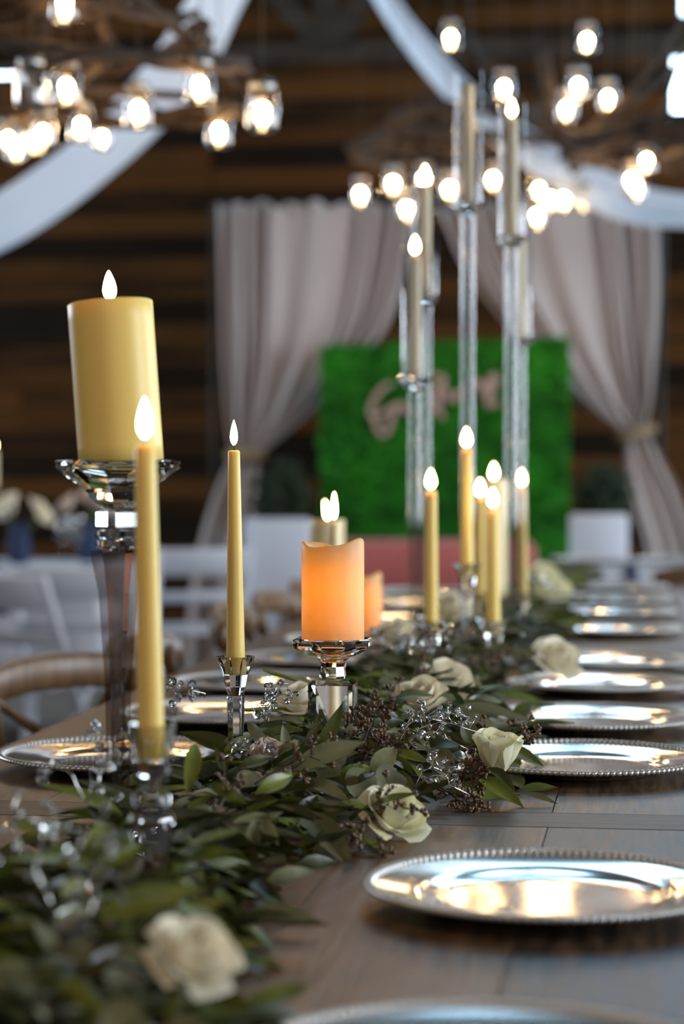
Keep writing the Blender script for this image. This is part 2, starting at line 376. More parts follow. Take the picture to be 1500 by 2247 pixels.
# ------------------------------------------------------------------ silver charger plates
PR = 0.165
prof = [(0.0, .0072), (.05, .0071), (.086, .0070), (.092, .0073), (.097, .0080), (.102, .0091), (.107, .0104), (.112, .0117), (.117, .0127), (.124, .0137), (.135, .0152), (.154, .0186), (.158, .0194),
        (.160, .0185), (.157, .0168), (.135, .0122), (.112, .0085), (.104, .0055), (.098, .0030), (.09, .0005), (.0, .0005)]
pm = MB().lathe([(max(r, .0004), z) for r, z in prof], 96, cap0=True, cap1=True).mesh('dish', 'silver')
rm = MB(); NB = 132
for k in range(NB):
    a = 2 * PI * k / NB
    M = Matrix.Rotation(a, 4, 'Z') @ Matrix.Translation((PR - .005, 0, .0203)) @ Matrix.Rotation(math.radians(42), 4, 'Z') @ Matrix.Diagonal((.0036, .0066, .0034, 1))
    vs = [];
    for i, ph_ in enumerate((-60, -20, 20, 60)):
        for j in range(6): vs.append(M @ Vector((math.cos(math.radians(ph_)) * math.cos(j * PI / 3), math.cos(math.radians(ph_)) * math.sin(j * PI / 3), math.sin(math.radians(ph_)))))
    vs += [M @ Vector((0, 0, -1)), M @ Vector((0, 0, 1))]
    fs = [(i * 6 + j, i * 6 + (j + 1) % 6, (i + 1) * 6 + (j + 1) % 6, (i + 1) * 6 + j) for i in range(3) for j in range(6)]
    fs += [(24, (j + 1) % 6, j) for j in range(6)] + [(25, 18 + j, 18 + (j + 1) % 6) for j in range(6)]
    rm.add(vs, fs)
rmesh = rm.mesh('rope_edge', 'silver_rope')
def charger(pos, label, group):
    t = thing('charger_plate', pos, label, 'plate', group, random.uniform(0, 6))
    link('dish', pm, t); link('rope_edge', rmesh, t)
ORD = ['first', 'second', 'third', 'fourth', 'fifth', 'sixth', 'seventh', 'eighth', 'ninth', 'tenth']
right_plates = [(1062, 2335), (1200, 1933), (1272, 1657), (1297, 1567), (1318, 1492), (1332, 1443), (1341, 1374), (1345, 1337), (1350, 1309), (1352, 1284)]
for i, (x, y) in enumerate(right_plates):
    p = T(x, y, TZ + .022); p.z = TZ
    p.x = min(p.x, TX1 - PR - .004)
    charger(p, ['silver rope-edged charger cut off by the bottom of the picture', 'large silver rope-edged charger just in front of the table seam'][i] if i < 2 else
            'silver rope-edged charger, %s from the front in the row beside the white roses' % ORD[i], 'chargers along the rose side of the table')
left_plates = [(272, 1648), (500, 1555), (585, 1490), (712, 1438), (790, 1398), (862, 1352), (898, 1320), (940, 1296)]
for i, (x, y) in enumerate(left_plates):
    p = T(x, y, TZ + .022); p.z = TZ
    p.x = max(p.x, TX0 + PR + .004)
    charger(p, 'silver rope-edged charger, %s from the front in the row beside the wooden chairs' % ORD[i], 'chargers along the chair side of the table')

# ------------------------------------------------------------------ candles
def flame_mesh(h, r, lean=0.0):
    prof = [(.12, 0), (.55, .07), (.88, .18), (1.0, .32), (.93, .48), (.72, .66), (.45, .82), (.2, .94), (.03, 1.0)]
    m = MB(); m.lathe([(a * r, b * h) for a, b in prof], 14)
    m.v = [(x + lean * (zz / h) ** 2 * h, y, zz) for x, y, zz in m.v]
    return m
def candle(name, base, top, r0, r1, label, cat='candle', group=None, flame=(.030, .0052), lean=0.0, wax='wax', n=32, dip=.0):
    base = Vector(base); top = Vector(top); ax = (top - base); L = ax.length
    M0 = axis_M(Vector((0, 0, 0)), ax)
    t = thing(name, base, label, cat, group)
    prof = []
    k = 10
    for i in range(k + 1):
        q = i / k; prof.append((r0 + (r1 - r0) * q, .001 + q * (L - .003)))
    e = min(.0025, r1 * .3)
    prof += [(r1 - e * .3, L - e * .4), (r1 - e, L), (r1 * .72, L - dip), (r1 * .3, L - dip * 1.3), (.0006, L - dip * 1.3)]
    MB().lathe(prof, n, M0).build('wax', wax, t)
    a = ax.normalized(); wtop = L - dip * 1.3
    MB().tube([a * wtop * .995, a * (wtop + .004), a * (wtop + .009) + Vector((.001, 0, 0))], .0009, 5).build('wick', 'wick', t)
    if flame:
        fm = flame_mesh(flame[0], flame[1], lean); fo = fm.build('flame', 'flame', t); fo.location = a * (wtop + .0055)
    return t
def facet_lathe(m, prof, n, M=None, phase=None): return m.lathe(prof, n, M, phase=(PI / n if phase is None else phase))

# tall crystal pillar stand with the big leaning pillar candle
d = 2.25; s = d / F
xy = P(258, 1010, d); base = Vector((xy.x, xy.y, TZ))
h = lambda py, px=258: P(px, py, d).z - TZ
t = thing('pillar_candle_stand', base, 'tall crystal candle stand with flared dish carrying the big pillar candle', 'candle stand')
R = Matrix.Rotation(math.radians(20), 4, 'Z')
m = MB(); m.lathe([(.034, h(1072)), (.050, h(1050)), (.0645, h(1026)), (.0645, h(1012)), (.060, h(1010)), (.052, h(1020)), (.001, h(1022))], 10, R)
m.build('dish', 'crystal', t, False)
m = MB(); m.lathe([(.013, h(1118)), (.024, h(1104)), (.033, h(1080)), (.0335, h(1073))], 10, R); m.build('collar', 'crystal', t, False)
m = MB(); m.lathe([(.021, h(1160)), (.0225, h(1156)), (.0225, h(1124)), (.020, h(1119))], 4, Matrix.Rotation(math.radians(8), 4, 'Z')); m.build('neck_block', 'crystal', t, False)
m = MB(); m.lathe([(.016, h(1206)), (.023, h(1200)), (.023, h(1186)), (.016, h(1182)), (.023, h(1178)), (.023, h(1164)), (.017, h(1161))], 8, R); m.build('ring_node', 'crystal', t, False)
m = MB()
for k_, sp in ((1.0, 14), (.62, 40)): m.lathe([(.011 * k_, .022), (.0135 * k_, h(1500)), (.020 * k_, h(1300)), (.0285 * k_, h(1214)), (.028 * k_, h(1208))], 4, Matrix.Rotation(math.radians(sp), 4, 'Z'), cap0=False, cap1=False)
m.build('stem', 'stem_tint', t, False)
m = MB(); m.lathe([(.040, .001), (.042, .006), (.030, .014), (.013, .0215)], 8, R); m.build('foot', 'crystal', t, False)
b0 = Vector((xy.x, xy.y, P(258, 1019, d).z))
tp = P(241, 662, d); b0x = P(266, 1019, d)
b0 = Vector((b0x.x, b0x.y, b0.z + .002))
candle('pillar_candle', b0, tp, .0435, .0437, 'thick cream pillar candle, leaning and lit, on the tall crystal stand', flame=(.030, .0068), lean=-.04, n=48, dip=.003, wax='wax')

def taper_holder(px, ytop, d, wtop, label, style=0, waist=None):
    """crystal taper holder standing on the table; returns the point at the bottom of its socket"""
    s = d / F; p = P(px, ytop, d); hh = p.z - TZ
    t = thing('taper_holder', (p.x, p.y, TZ), label, 'candle holder')
    r = wtop / 2 * s; R = Matrix.Rotation(random.uniform(0, 1), 4, 'Z')
    if style == 0:
        m = MB(); m.lathe([(r * .42, hh - r * 1.95), (r * .55, hh - r * 1.5), (r * .68, hh - r * .9), (r * .98, hh - r * .1), (r, hh), (r * .9, hh), (.0135, hh - r * .45), (.0125, hh - r * .9), (.001, hh - r * .92)], 9, R)
        m.build('cup', 'crystal', t, False)
        m = MB(); m.lathe([(r * .40, .014), (r * .38, hh * .35), (r * .46, hh - r * 2.0), (r * .42, hh - r * 1.96)], 6, R); m.build('stem', 'crystal', t, False)
        m = MB(); m.lathe([(.030, .001), (.031, .005), (.018, .011), (r * .38, .0138)], 9, R); m.build('foot', 'crystal', t, False)
        bot = hh - r * .9
    else:
        m = MB(); m.lathe([(r * .5, hh * .70), (r * .72, hh * .76), (r * .85, hh * .86), (r * .98, hh * .98), (r, hh), (r * .9, hh), (.0145, hh * .90), (.0135, hh * .82), (.001, hh * .815)], 10, R)
        m.build('cup', 'crystal', t, False)
        m = MB(); m.lathe([(r * .42, hh * .575), (r * .78, hh * .605), (r * .80, hh * .66), (r * .48, hh * .695)], 8, R); m.build('ring_node', 'crystal', t, False)
        m = MB(); m.lathe([(r * .45, .030), (r * .48, hh * .12), (r * .72, hh * .35), (r * .98, hh * .54), (r * .9, hh * .565), (r * .44, hh * .573)], 8, R); m.build('stem', 'crystal', t, False)
        m = MB(); m.lathe([(r * 1.05, .001), (r * 1.08, .007), (r * .8, .016), (r * .46, .029)], 10, R); m.build('foot', 'crystal', t, False)
        bot = hh * .82
    return Vector((p.x, p.y, TZ + bot + .001))
# big front taper
b = taper_holder(332, 1588, 1.85, 112, 'heavy crystal taper holder in the near leaves with the tall front taper', 1)
candle('taper_candle', b, P(318, 976, 1.85), .0113, .0088, 'tall yellow taper candle, lit, overlapping the big pillar candle', group='lit taper candles', flame=(.034, .0063), wax='wax')
b = taper_holder(517, 1440, 2.55, 86, 'slim crystal taper holder in front of the silver chargers beside the glowing candle', 0)
candle('taper_candle', b, P(513, 988, 2.55), .0112, .0070, 'slender yellow taper candle, lit, alone between the two big candles', group='lit taper candles', flame=(.030, .0047), wax='wax')
# glowing flameless candle on octagonal holder
d = 2.64; s = d / F
p = P(730, 1404, d); hz = lambda py: P(730, py, d).z - TZ
t = thing('pillar_candle_holder', (p.x, p.y, TZ), 'octagonal crystal holder with a faceted cube stem under the glowing candle', 'candle stand')
R8 = Matrix.Rotation(PI / 8, 4, 'Z')
m = MB(); m.lathe([(.0225, hz(1441)), (.030, hz(1437)), (.0475, hz(1422)), (.0495, hz(1416)), (.0495, hz(1402)), (.0465, hz(1400)), (.041, hz(1409)), (.001, hz(1411))], 8, R8)
m.build('dish', 'crystal', t, False)
m = MB(); m.lathe([(.0155, hz(1488)), (.0165, hz(1483)), (.0145, hz(1462)), (.0165, hz(1450)), (.022, hz(1443))], 8, R8); m.build('neck', 'crystal', t, False)
m = MB(); w_ = .0268
zt, zb = hz(1490), hz(1612)
m.add([(-w_ + .005, -w_ + .005, zt), (w_ - .005, -w_ + .005, zt), (w_ - .005, w_ - .005, zt), (-w_ + .005, w_ - .005, zt),
       (-w_, -w_ + .004, zt - .005), (-w_ + .004, -w_, zt - .005), (w_ - .004, -w_, zt - .005), (w_, -w_ + .004, zt - .005), (w_, w_ - .004, zt - .005), (w_ - .004, w_, zt - .005), (-w_ + .004, w_, zt - .005), (-w_, w_ - .004, zt - .005),
       (-w_, -w_ + .004, zb), (-w_ + .004, -w_, zb), (w_ - .004, -w_, zb), (w_, -w_ + .004, zb), (w_, w_ - .004, zb), (w_ - .004, w_, zb), (-w_ + .004, w_, zb), (-w_, w_ - .004, zb),
       (0, -w_ + .012, zb + .008), (0, w_ - .012, zb + .008)],
      [(0, 1, 2, 3), (0, 4, 5), (1, 6, 7), (2, 8, 9), (3, 10, 11), (0, 5, 6, 1), (1, 7, 8, 2), (2, 9, 10, 3), (3, 11, 4, 0),
       (4, 12, 13, 5), (6, 14, 15, 7), (8, 16, 17, 9), (10, 18, 19, 11), (7, 15, 16, 8), (11, 19, 12, 4),
       (5, 13, 20), (5, 20, 6), (6, 20, 14), (13, 14, 20), (9, 17, 21), (9, 21, 10), (10, 21, 18), (17, 18, 21), (12, 19, 18, 17, 16, 15, 14, 13)])
m.build('cube_stem', 'crystal', t, False)
m = MB(); m.lathe([(.034, .001), (.035, .010), (.024, max(.016, zb - .012)), (.020, zb - .0008)], 8, R8); m.build('foot', 'crystal', t, False)
def led_candle(base, r, hgt, label, ph0):
    t = thing('flameless_candle', base, label, 'candle', 'glowing flameless candles')
    n = 64; ri = r - .0052
    def rim(a):   # melted rim: high lip on one side, dip in front
        q = (a - ph0)
        return hgt - .0062 + .0018 * math.cos(q) + .0042 * math.cos(2 * q) + .0010 * math.cos(5 * q + 1)
    rings = []
    vs = []; fs = []
    def ring(rr, zf):
        o = len(vs)
        for k in range(n):
            a = 2 * PI * k / n; vs.append((rr * math.cos(a), rr * math.sin(a), zf(a)))
        rings.append(o)
    ring(.0008, lambda a: .001); ring(r - .001, lambda a: .001); ring(r, lambda a: .003)
    for q in (.25, .5, .75): ring(r, lambda a, q=q: hgt * q)
    ring(r, lambda a: rim(a) - .0030); ring(r - .0010, lambda a: rim(a) - .0008); ring(r - .0022, lambda a: rim(a)); ring(r - .0040, lambda a: rim(a) - .0008); ring(ri, lambda a: rim(a) - .004)
    ring(ri - .001, lambda a: hgt - .0205); ring(.0008, lambda a: hgt - .022)
    for i in range(len(rings) - 1):
        for k in range(n):
            k2 = (k + 1) % n; fs.append((rings[i] + k, rings[i] + k2, rings[i + 1] + k2, rings[i + 1] + k))
    # the hollow below the well
    o = len(vs)
    hol = [(.0008, hgt - .027), (ri - .001, hgt - .026), (ri, hgt * .5), (ri, .012), (.0008, .010)]
    for rr, zz in hol:
        for k in range(n):
            a = 2 * PI * k / n; vs.append((rr * math.cos(a), rr * math.sin(a), zz))
    for i in range(len(hol) - 1):
        for k in range(n):
            k2 = (k + 1) % n; fs.append((o + i * n + k, o + i * n + k2, o + (i + 1) * n + k2, o + (i + 1) * n + k))
    MB().add(vs, fs).build('wax_shell', 'led_wax', t)
    MB().lathe([(.002, .052), (.006, .055), (.0065, .066), (.0045, .074), (.001, .078)], 12).build('lamp', 'led', t)
led_candle(P(730, 1408, d) + Vector((0, 0, .0005)), .0378, (1408 - 1181) * s, 'glowing orange flameless pillar candle with melted rim on octagonal crystal holder', math.radians(-12))
# behind it: pillar + taper + second flameless candle
def low_stand(px, py, d, rtop, label):
    p = P(px, py, d); hh = p.z - TZ
    t = thing('low_candle_stand', (p.x, p.y, TZ), label, 'candle stand')
    m = MB(); m.lathe([(.015, hh - .018), (rtop * .8, hh - .010), (rtop, hh - .005), (rtop, hh + .002), (rtop - .004, hh + .002), (rtop - .007, hh - .001), (.001, hh - .001)], 8); m.build('dish', 'crystal', t, False)
    m = MB(); m.lathe([(.012, .011), (.011, hh * .5), (.0145, hh - .0185)], 8); m.build('stem', 'crystal', t, False)
    m = MB(); m.lathe([(.034, .001), (.035, .006), (.0125, .0105)], 8); m.build('foot', 'crystal', t, False)
    return p
p = low_stand(796, 1386, 4.4, .047, 'low crystal stand under the glowing candle half hidden by another')
led_candle(p, .0376, .120, 'glowing orange flameless pillar candle half hidden behind the nearer glowing one', math.radians(-10))
p = low_stand(718, 1330, 4.7, .047, 'low crystal stand hidden behind the glowing candle, holding the short pillar')
candle('pillar_candle', p, P(718, 1140, 4.7), .0378, .0378, 'pale short pillar candle, lit, its top showing behind the glowing candle', flame=(.038, .0052), lean=-.16, wax='wax_pale', n=40, dip=.003)
b = taper_holder(733, 1420, 3.5, 70, 'crystal taper holder hidden behind the glowing candle', 0)
candle('taper_candle', b, P(733, 1146, 3.5), .0110, .0084, 'thin taper, lit, rising in front of the short pale pillar candle', group='lit taper candles', flame=(.042, .0044), wax='wax_pale')
for (px, ybot, ytop, dd, wt, w0, fl, lab) in [
    (949, 1362, 1078, 4.0, 62, .0125, True, 'lit taper candle just right of the near pair of crystal poles'),
    (1027, 1236, 985, 4.2, 62, .0125, True, 'tallest free standing lit taper, in front of the middle crystal pole'),
    (1085, 1362, 1118, 4.1, 62, .0130, True, 'lit taper candle in front, just left of the far pair of crystal poles'),
    (1057, 1300, 1092, 4.75, 52, .0115, True, 'lit taper candle deep between the middle and far crystal poles'),
    (1148, 1300, 1070, 4.75, 52, .0125, True, 'lit taper candle rising behind the far pair of crystal poles')]:
    b = taper_holder(px - 3, ybot, dd, wt, 'crystal holder of the ' + lab.replace('candle ', '').replace('free standing ', '').replace(' in front, just', ''), 0)
    candle('taper_candle', b, P(px - 4, ytop, dd), w0, w0 * .82, lab, group='lit taper candles', flame=(.034, .0085), wax='wax')
p = low_stand(1083, 1310, 4.95, .045, 'low crystal stand with a pale pillar among the tall tapers')
candle('pillar_candle', p, P(1083, 1052, 4.95), .033, .033, 'pale pillar candle, lit, standing among tapers beside the crystal poles', flame=(.034, .0085), wax='wax_pale', n=40, dip=.003)

# ------------------------------------------------------------------ tall acrylic stands with glass cylinders
def tall_stand(px, ycup, ytop, d, wcyl, label, clabel, ycandle, lit):
    s = d / F; p = P(px, ycup, d); hc = p.z - TZ; ht = P(px, ytop, d).z - TZ; r = wcyl / 2 * s
    t = thing('tall_candle_stand', (p.x, p.y, TZ), label, 'candle stand', 'tall clear candle stands')
    MB().lathe([(.055, .0), (.056, .008), (.05, .012), (.016, .013)], 24).build('base', 'acrylic', t, False)
    MB().lathe([(.0145, .0135), (.0145, hc - .022)], 24, cap0=False, cap1=False).lathe([(.0085, .0135), (.0085, hc - .022)], 20, cap0=False, cap1=False).build('stem', 'pole_glass', t)
    MB().lathe([(.014, hc - .0215), (.022, hc - .014), (r + .006, hc - .004), (r + .007, hc), (r + .003, hc + .001), (.001, hc - .001)], 16).build('cup', 'crystal', t, False)
    m = MB(); m.lathe([(r, hc + .0015), (r, ht), (r - .0006, ht + .001), (r - .0019, ht + .001), (r - .0025, ht)], 40, cap0=False, cap1=False)
    m.build('glass_cylinder', 'cylinder_glass', t)
    b = Vector((p.x, p.y, TZ + hc + .0005)); tp = b.copy(); tp.z = P(px, ycandle, d).z
    candle('taper_candle', b, tp, .0135, .0125, clabel, group='tapers inside glass cylinders', flame=(.034, .0085) if lit else None, wax='wax_grey')
tall_stand(932, 648, 372, 4.62, 56, 'tall clear stand left of the middle one, its cylinder in the chandelier lights', 'cream taper in the glass cylinder at the top of the left pair', 405, True)
tall_stand(910, 830, 535, 4.40, 60, 'shortest tall clear stand, its glass cylinder ending at the green panel top', 'cream taper, lit, in the lowest glass cylinder', 562, True)
tall_stand(1026, 448, 158, 4.45, 62, 'tallest clear candle stand, with a glass cylinder reaching across the white swag', 'unlit cream taper inside the highest glass cylinder', 185, False)
tall_stand(1122, 520, 228, 4.40, 60, 'second tallest clear candle stand with a glass cylinder under the white swag', 'cream taper, lit, in the second highest glass cylinder', 262, True)
tall_stand(1140, 742, 480, 4.62, 54, 'clear candle stand close behind the second tallest, cylinder before the curtain', 'unlit cream taper in the cylinder before the tied curtain', 520, False)

# ------------------------------------------------------------------ garland
path_px = [(60, 2420, .12), (130, 2250, .12), (225, 2040, .12), (400, 1880, .125), (640, 1765, .15), (835, 1685, .165), (905, 1590, .15), (950, 1525, .13), (1005, 1472, .14), (1065, 1420, .15), (1130, 1370, .13), (1175, 1325, .11), (1215, 1288, .10), (1255, 1255, .08)]
PW = [(T(x, y, TZ), hw) for x, y, hw in path_px]
gl = catmull([p for p, _ in PW], 12); ghw = []
for i in range(len(PW) - 1):
    for k in range(12): ghw.append(PW[i][1] + (PW[i + 1][1] - PW[i][1]) * k / 12)
ghw.append(PW[-1][1])
seglen = [0]
for i in range(1, len(gl)): seglen.append(seglen[-1] + (gl[i] - gl[i - 1]).length)
GL = seglen[-1]
def gpos(q):
    L = q * GL
    for i in range(1, len(gl)):
        if seglen[i] >= L:
            f = (L - seglen[i - 1]) / max(1e-6, seglen[i] - seglen[i - 1]); p = gl[i - 1].lerp(gl[i], f)
            t = (gl[i] - gl[i - 1]).normalized(); return p, t, ghw[i - 1] + (ghw[i] - ghw[i - 1]) * f
    return gl[-1], (gl[-1] - gl[-2]).normalized(), ghw[-1]
gar = thing('eucalyptus_garland', (0, 0, 0), 'long green eucalyptus garland with seeds running down the middle of the table', 'garland')
def leaf_pts(Lf, Wf, fold, curl, kind, nu=2, nv=7):
    """leaf along +Y, base at the origin, face up"""
    vs = []; fs = []
    for j in range(nv + 1):
        v = j / nv
        if kind == 0: wv = math.sin(PI * min(1, v * .97 + .03)) ** .85 * (1 - .25 * (v - .35))
        else: wv = math.sin(PI * (v * .94 + .06)) ** .55
        if v == 0: wv = .06
        if v == 1: wv = .04
        for i in range(nu * 2 + 1):
            u = (i - nu) / nu
            vs.append(Vector((u * Wf * .5 * wv, v * Lf, abs(u) * wv * Wf * fold + curl * Lf * (v * v) + .03 * Lf * math.sin(v * 5 + u))))
    n = nu * 2 + 1
    for j in range(nv):
        for i in range(n - 1): fs.append((j * n + i, j * n + i + 1, (j + 1) * n + i + 1, (j + 1) * n + i))
    return vs, fs
LEAVES = []
rl = random.Random(11)
LV = [(.078, .021, .22, -.10, 0), (.066, .020, .28, -.22, 0), (.088, .024, .18, -.05, 0), (.058, .017, .25, .08, 0), (.044, .034, .10, -.12, 1), (.036, .028, .14, -.05, 1), (.052, .036, .12, -.2, 1)]
lmeshes = {}
for i, a in enumerate(LV):
    vs, fs = leaf_pts(*a)
    for mname in ('leaf_olive', 'leaf_dark', 'leaf_silver'): lmeshes[(i, mname)] = MB().add(vs, fs).mesh('leaf', mname)
def leaf_M(base, direc, up, sc=1.0):
    y = Vector(direc).normalized(); x = y.cross(Vector(up)); x = x.normalized() if x.length > 1e-4 else y.orthogonal().normalized(); z = x.cross(y)
    M = Matrix((x, y, z)).transposed().to_4x4(); M.translation = base
    return M @ Matrix.Scale(sc, 4)
def put_leaf(i, mname, base, direc, up, sc=1.0): return link('leaf', lmeshes[(i, mname)], gar, leaf_M(base, direc, up, sc))
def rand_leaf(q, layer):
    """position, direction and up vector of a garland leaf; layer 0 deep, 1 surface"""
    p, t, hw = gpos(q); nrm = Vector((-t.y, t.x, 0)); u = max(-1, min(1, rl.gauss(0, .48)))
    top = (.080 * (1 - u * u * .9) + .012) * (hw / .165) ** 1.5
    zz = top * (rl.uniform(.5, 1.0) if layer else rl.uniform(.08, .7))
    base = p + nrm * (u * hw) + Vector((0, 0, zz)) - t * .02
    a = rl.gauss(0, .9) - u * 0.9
    dr = Quaternion((0, 0, 1), a) @ (t if rl.random() < .35 else -t)
    if rl.random() < .5: dr = (dr + nrm * (1.2 if u > 0 else -1.2)).normalized()
    dr.z += rl.uniform(-.35, .55) if layer else rl.uniform(-.4, .3)
    tipz = base.z + dr.normalized().z * .08
    if tipz < TZ + .008: dr.z += (TZ + .008 - tipz) / .08
    up = Vector((rl.gauss(0, .5), rl.gauss(0, .5) - .15, 1))
    return base, dr, up
# leaves that can be picked out one by one (children), the dense rest is one mesh
manual = [  # base px,py ; tip px,py ; depth base, depth tip ; mesh ; material ; up
    (690, 1665, 752, 1548, 2.52, 2.50, 2, 'leaf_dark', (.5, -1, .2)), (668, 1660, 700, 1575, 2.50, 2.50, 0, 'leaf_dark', (-.6, -1, .1)), (655, 1620, 690, 1700, 2.48, 2.46, 2, 'leaf_dark', (.3, -1, .3)),
    (650, 1775, 778, 1886, 2.25, 2.16, 0, 'leaf_silver', (.2, -.6, 1)), (715, 1830, 826, 1868, 2.27, 2.22, 2, 'leaf_olive', (0, -.8, 1)), (712, 1818, 650, 1900, 2.24, 2.16, 1, 'leaf_olive', (-.4, -.8, .5)),
    (430, 1630, 412, 1735, 2.2, 2.15, 2, 'leaf_olive', (.3, -1, .1)), (408, 1806, 510, 1812, 2.15, 2.12, 0, 'leaf_silver', (0, -.5, 1)), (560, 1800, 548, 1895, 2.12, 2.08, 3, 'leaf_silver', (.2, -1, .4)), (575, 1800, 612, 1860, 2.14, 2.1, 3, 'leaf_silver', (.2, -1, .4)),
    (545, 1890, 560, 1945, 2.1, 2.05, 3, 'leaf_silver', (.2, -1, .5)), (480, 1925, 412, 1935, 2.05, 2.0, 0, 'leaf_olive', (0, -.8, 1)), (465, 1950, 540, 1940, 2.04, 2.0, 1, 'leaf_olive', (0, -.8, 1)),
    (560, 1745, 650, 1692, 2.2, 2.25, 0, 'leaf_olive', (.3, -1, .6)), (455, 1720, 540, 1760, 2.15, 2.12, 2, 'leaf_olive', (.2, -1, .6)), (500, 1700, 470, 1640, 2.3, 2.3, 1, 'leaf_dark', (0, -1, .2)),
    (1035, 1700, 1148, 1762, 2.58, 2.52, 2, 'leaf_olive', (.3, -.7, 1)), (1130, 1738, 1222, 1720, 2.58, 2.58, 0, 'leaf_olive', (0, -.7, 1)), (1125, 1745, 1222, 1752, 2.55, 2.53, 0, 'leaf_silver', (0, -.2, 1)), (1062, 1685, 1130, 1715, 2.56, 2.52, 1, 'leaf_dark', (.3, -.6, 1)),
    (1035, 1630, 1020, 1580, 2.66, 2.66, 5, 'leaf_dark', (.3, -1, .2)), (950, 1640, 985, 1695, 2.58, 2.55, 6, 'leaf_silver', (.4, -1, .5)), (860, 1650, 940, 1668, 2.55, 2.52, 2, 'leaf_olive', (0, -.8, 1)), (820, 1700, 862, 1640, 2.5, 2.5, 6, 'leaf_silver', (.2, -1, .5)),
    (740, 1640, 700, 1690, 2.5, 2.46, 4, 'leaf_silver', (.2, -1, .5)), (760, 1610, 800, 1600, 2.56, 2.58, 6, 'leaf_silver', (.2, -1, .6)), (800, 1690, 780, 1740, 2.44, 2.4, 4, 'leaf_silver', (.2, -1, .5)), (870, 1690, 838, 1735, 2.46, 2.42, 5, 'leaf_silver', (.3, -1, .5)),
    (620, 1590, 632, 1680, 2.5, 2.48, 0, 'leaf_silver', (.6, -1, .2)), (545, 1585, 590, 1645, 2.5, 2.46, 0, 'leaf_silver', (-.3, -1, .4)), (640, 1800, 700, 1740, 2.3, 2.34, 2, 'leaf_dark', (.3, -1, .6)), (700, 1790, 780, 1765, 2.3, 2.3, 2, 'leaf_dark', (.1, -.9, .8)), (780, 1800, 860, 1785, 2.3, 2.3, 0, 'leaf_olive', (.1, -.9, .8)),
    (520, 1690, 600, 1655, 2.3, 2.34, 2, 'leaf_dark', (0, -1, .6)), (600, 1700, 720, 1675, 2.36, 2.4, 2, 'leaf_dark', (0, -.7, 1)), (180, 1870, 250, 1800, 1.8, 1.85, 2, 'leaf_olive', (0, -1, .5)), (120, 1900, 200, 1880, 1.75, 1.75, 2, 'leaf_olive', (0, -1, .5)), (230, 1985, 330, 2050, 1.7, 1.66, 2, 'leaf_dark', (0, -.8, 1)),
    (400, 2160, 440, 2140, 1.5, 1.52, 0, 'leaf_dark', (0, -.8, 1)), (310, 2180, 330, 2230, 1.45, 1.42, 2, 'leaf_dark', (0, -.8, 1)), (20, 1800, 110, 1830, 1.9, 1.88, 2, 'leaf_olive', (0, -1, .6)), (150, 2120, 60, 2200, 1.4, 1.36, 2, 'leaf_dark', (0, -.8, .8)), (120, 2150, 230, 2215, 1.42, 1.38, 2, 'leaf_olive', (0, -.8, .8))]
lens = [a[0] for a in LV]
nleaf = 0
for bx, by, tx, ty, d0, d1, i, mn, up in manual:
    a = P(bx, by, d0); b = P(tx, ty, d1)
    if b.z < TZ + .004: b.z = TZ + .004
    if a.z < TZ + .004: a.z = TZ + .006
    put_leaf(i, mn, a, b - a, Vector((0, 0, 1)) * up[2] + Vector((up[0], up[1], 0)), (b - a).length / lens[i]); nleaf += 1
kinds = [0, 0, 1, 2, 2, 3, 4, 5, 6]
while nleaf < 290:
    q = .03 + .55 * rl.random() ** 1.25
    base, dr, up = rand_leaf(q, 1)
    i = rl.choice(kinds); mn = rl.choice(['leaf_dark', 'leaf_dark', 'leaf_olive', 'leaf_olive', 'leaf_silver']) if i < 4 else rl.choice(['leaf_silver', 'leaf_silver', 'leaf_dark'])
    put_leaf(i, mn, base, dr, up, rl.uniform(.95, 1.4)); nleaf += 1
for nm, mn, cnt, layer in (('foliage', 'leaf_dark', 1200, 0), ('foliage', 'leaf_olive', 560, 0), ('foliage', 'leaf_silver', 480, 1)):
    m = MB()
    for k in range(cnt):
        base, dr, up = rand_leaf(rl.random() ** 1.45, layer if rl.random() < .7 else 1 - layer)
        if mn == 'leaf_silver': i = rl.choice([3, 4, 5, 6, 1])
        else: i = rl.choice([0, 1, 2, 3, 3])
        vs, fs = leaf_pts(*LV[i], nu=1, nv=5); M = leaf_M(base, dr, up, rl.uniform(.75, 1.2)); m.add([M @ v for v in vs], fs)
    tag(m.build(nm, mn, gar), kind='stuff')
for off in (-.035, .0, .04):
    pts = []
    for k in range(61):
        p, t, hw = gpos(k / 60); nrm = Vector((-t.y, t.x, 0))
        pts.append(p + nrm * (off + .02 * math.sin(k * 1.3 + off * 90)) + Vector((0, 0, .022 + .010 * math.sin(k * .9 + off * 50))))
    MB().tube(pts, .0032, 5).build('stem', 'twig', gar)
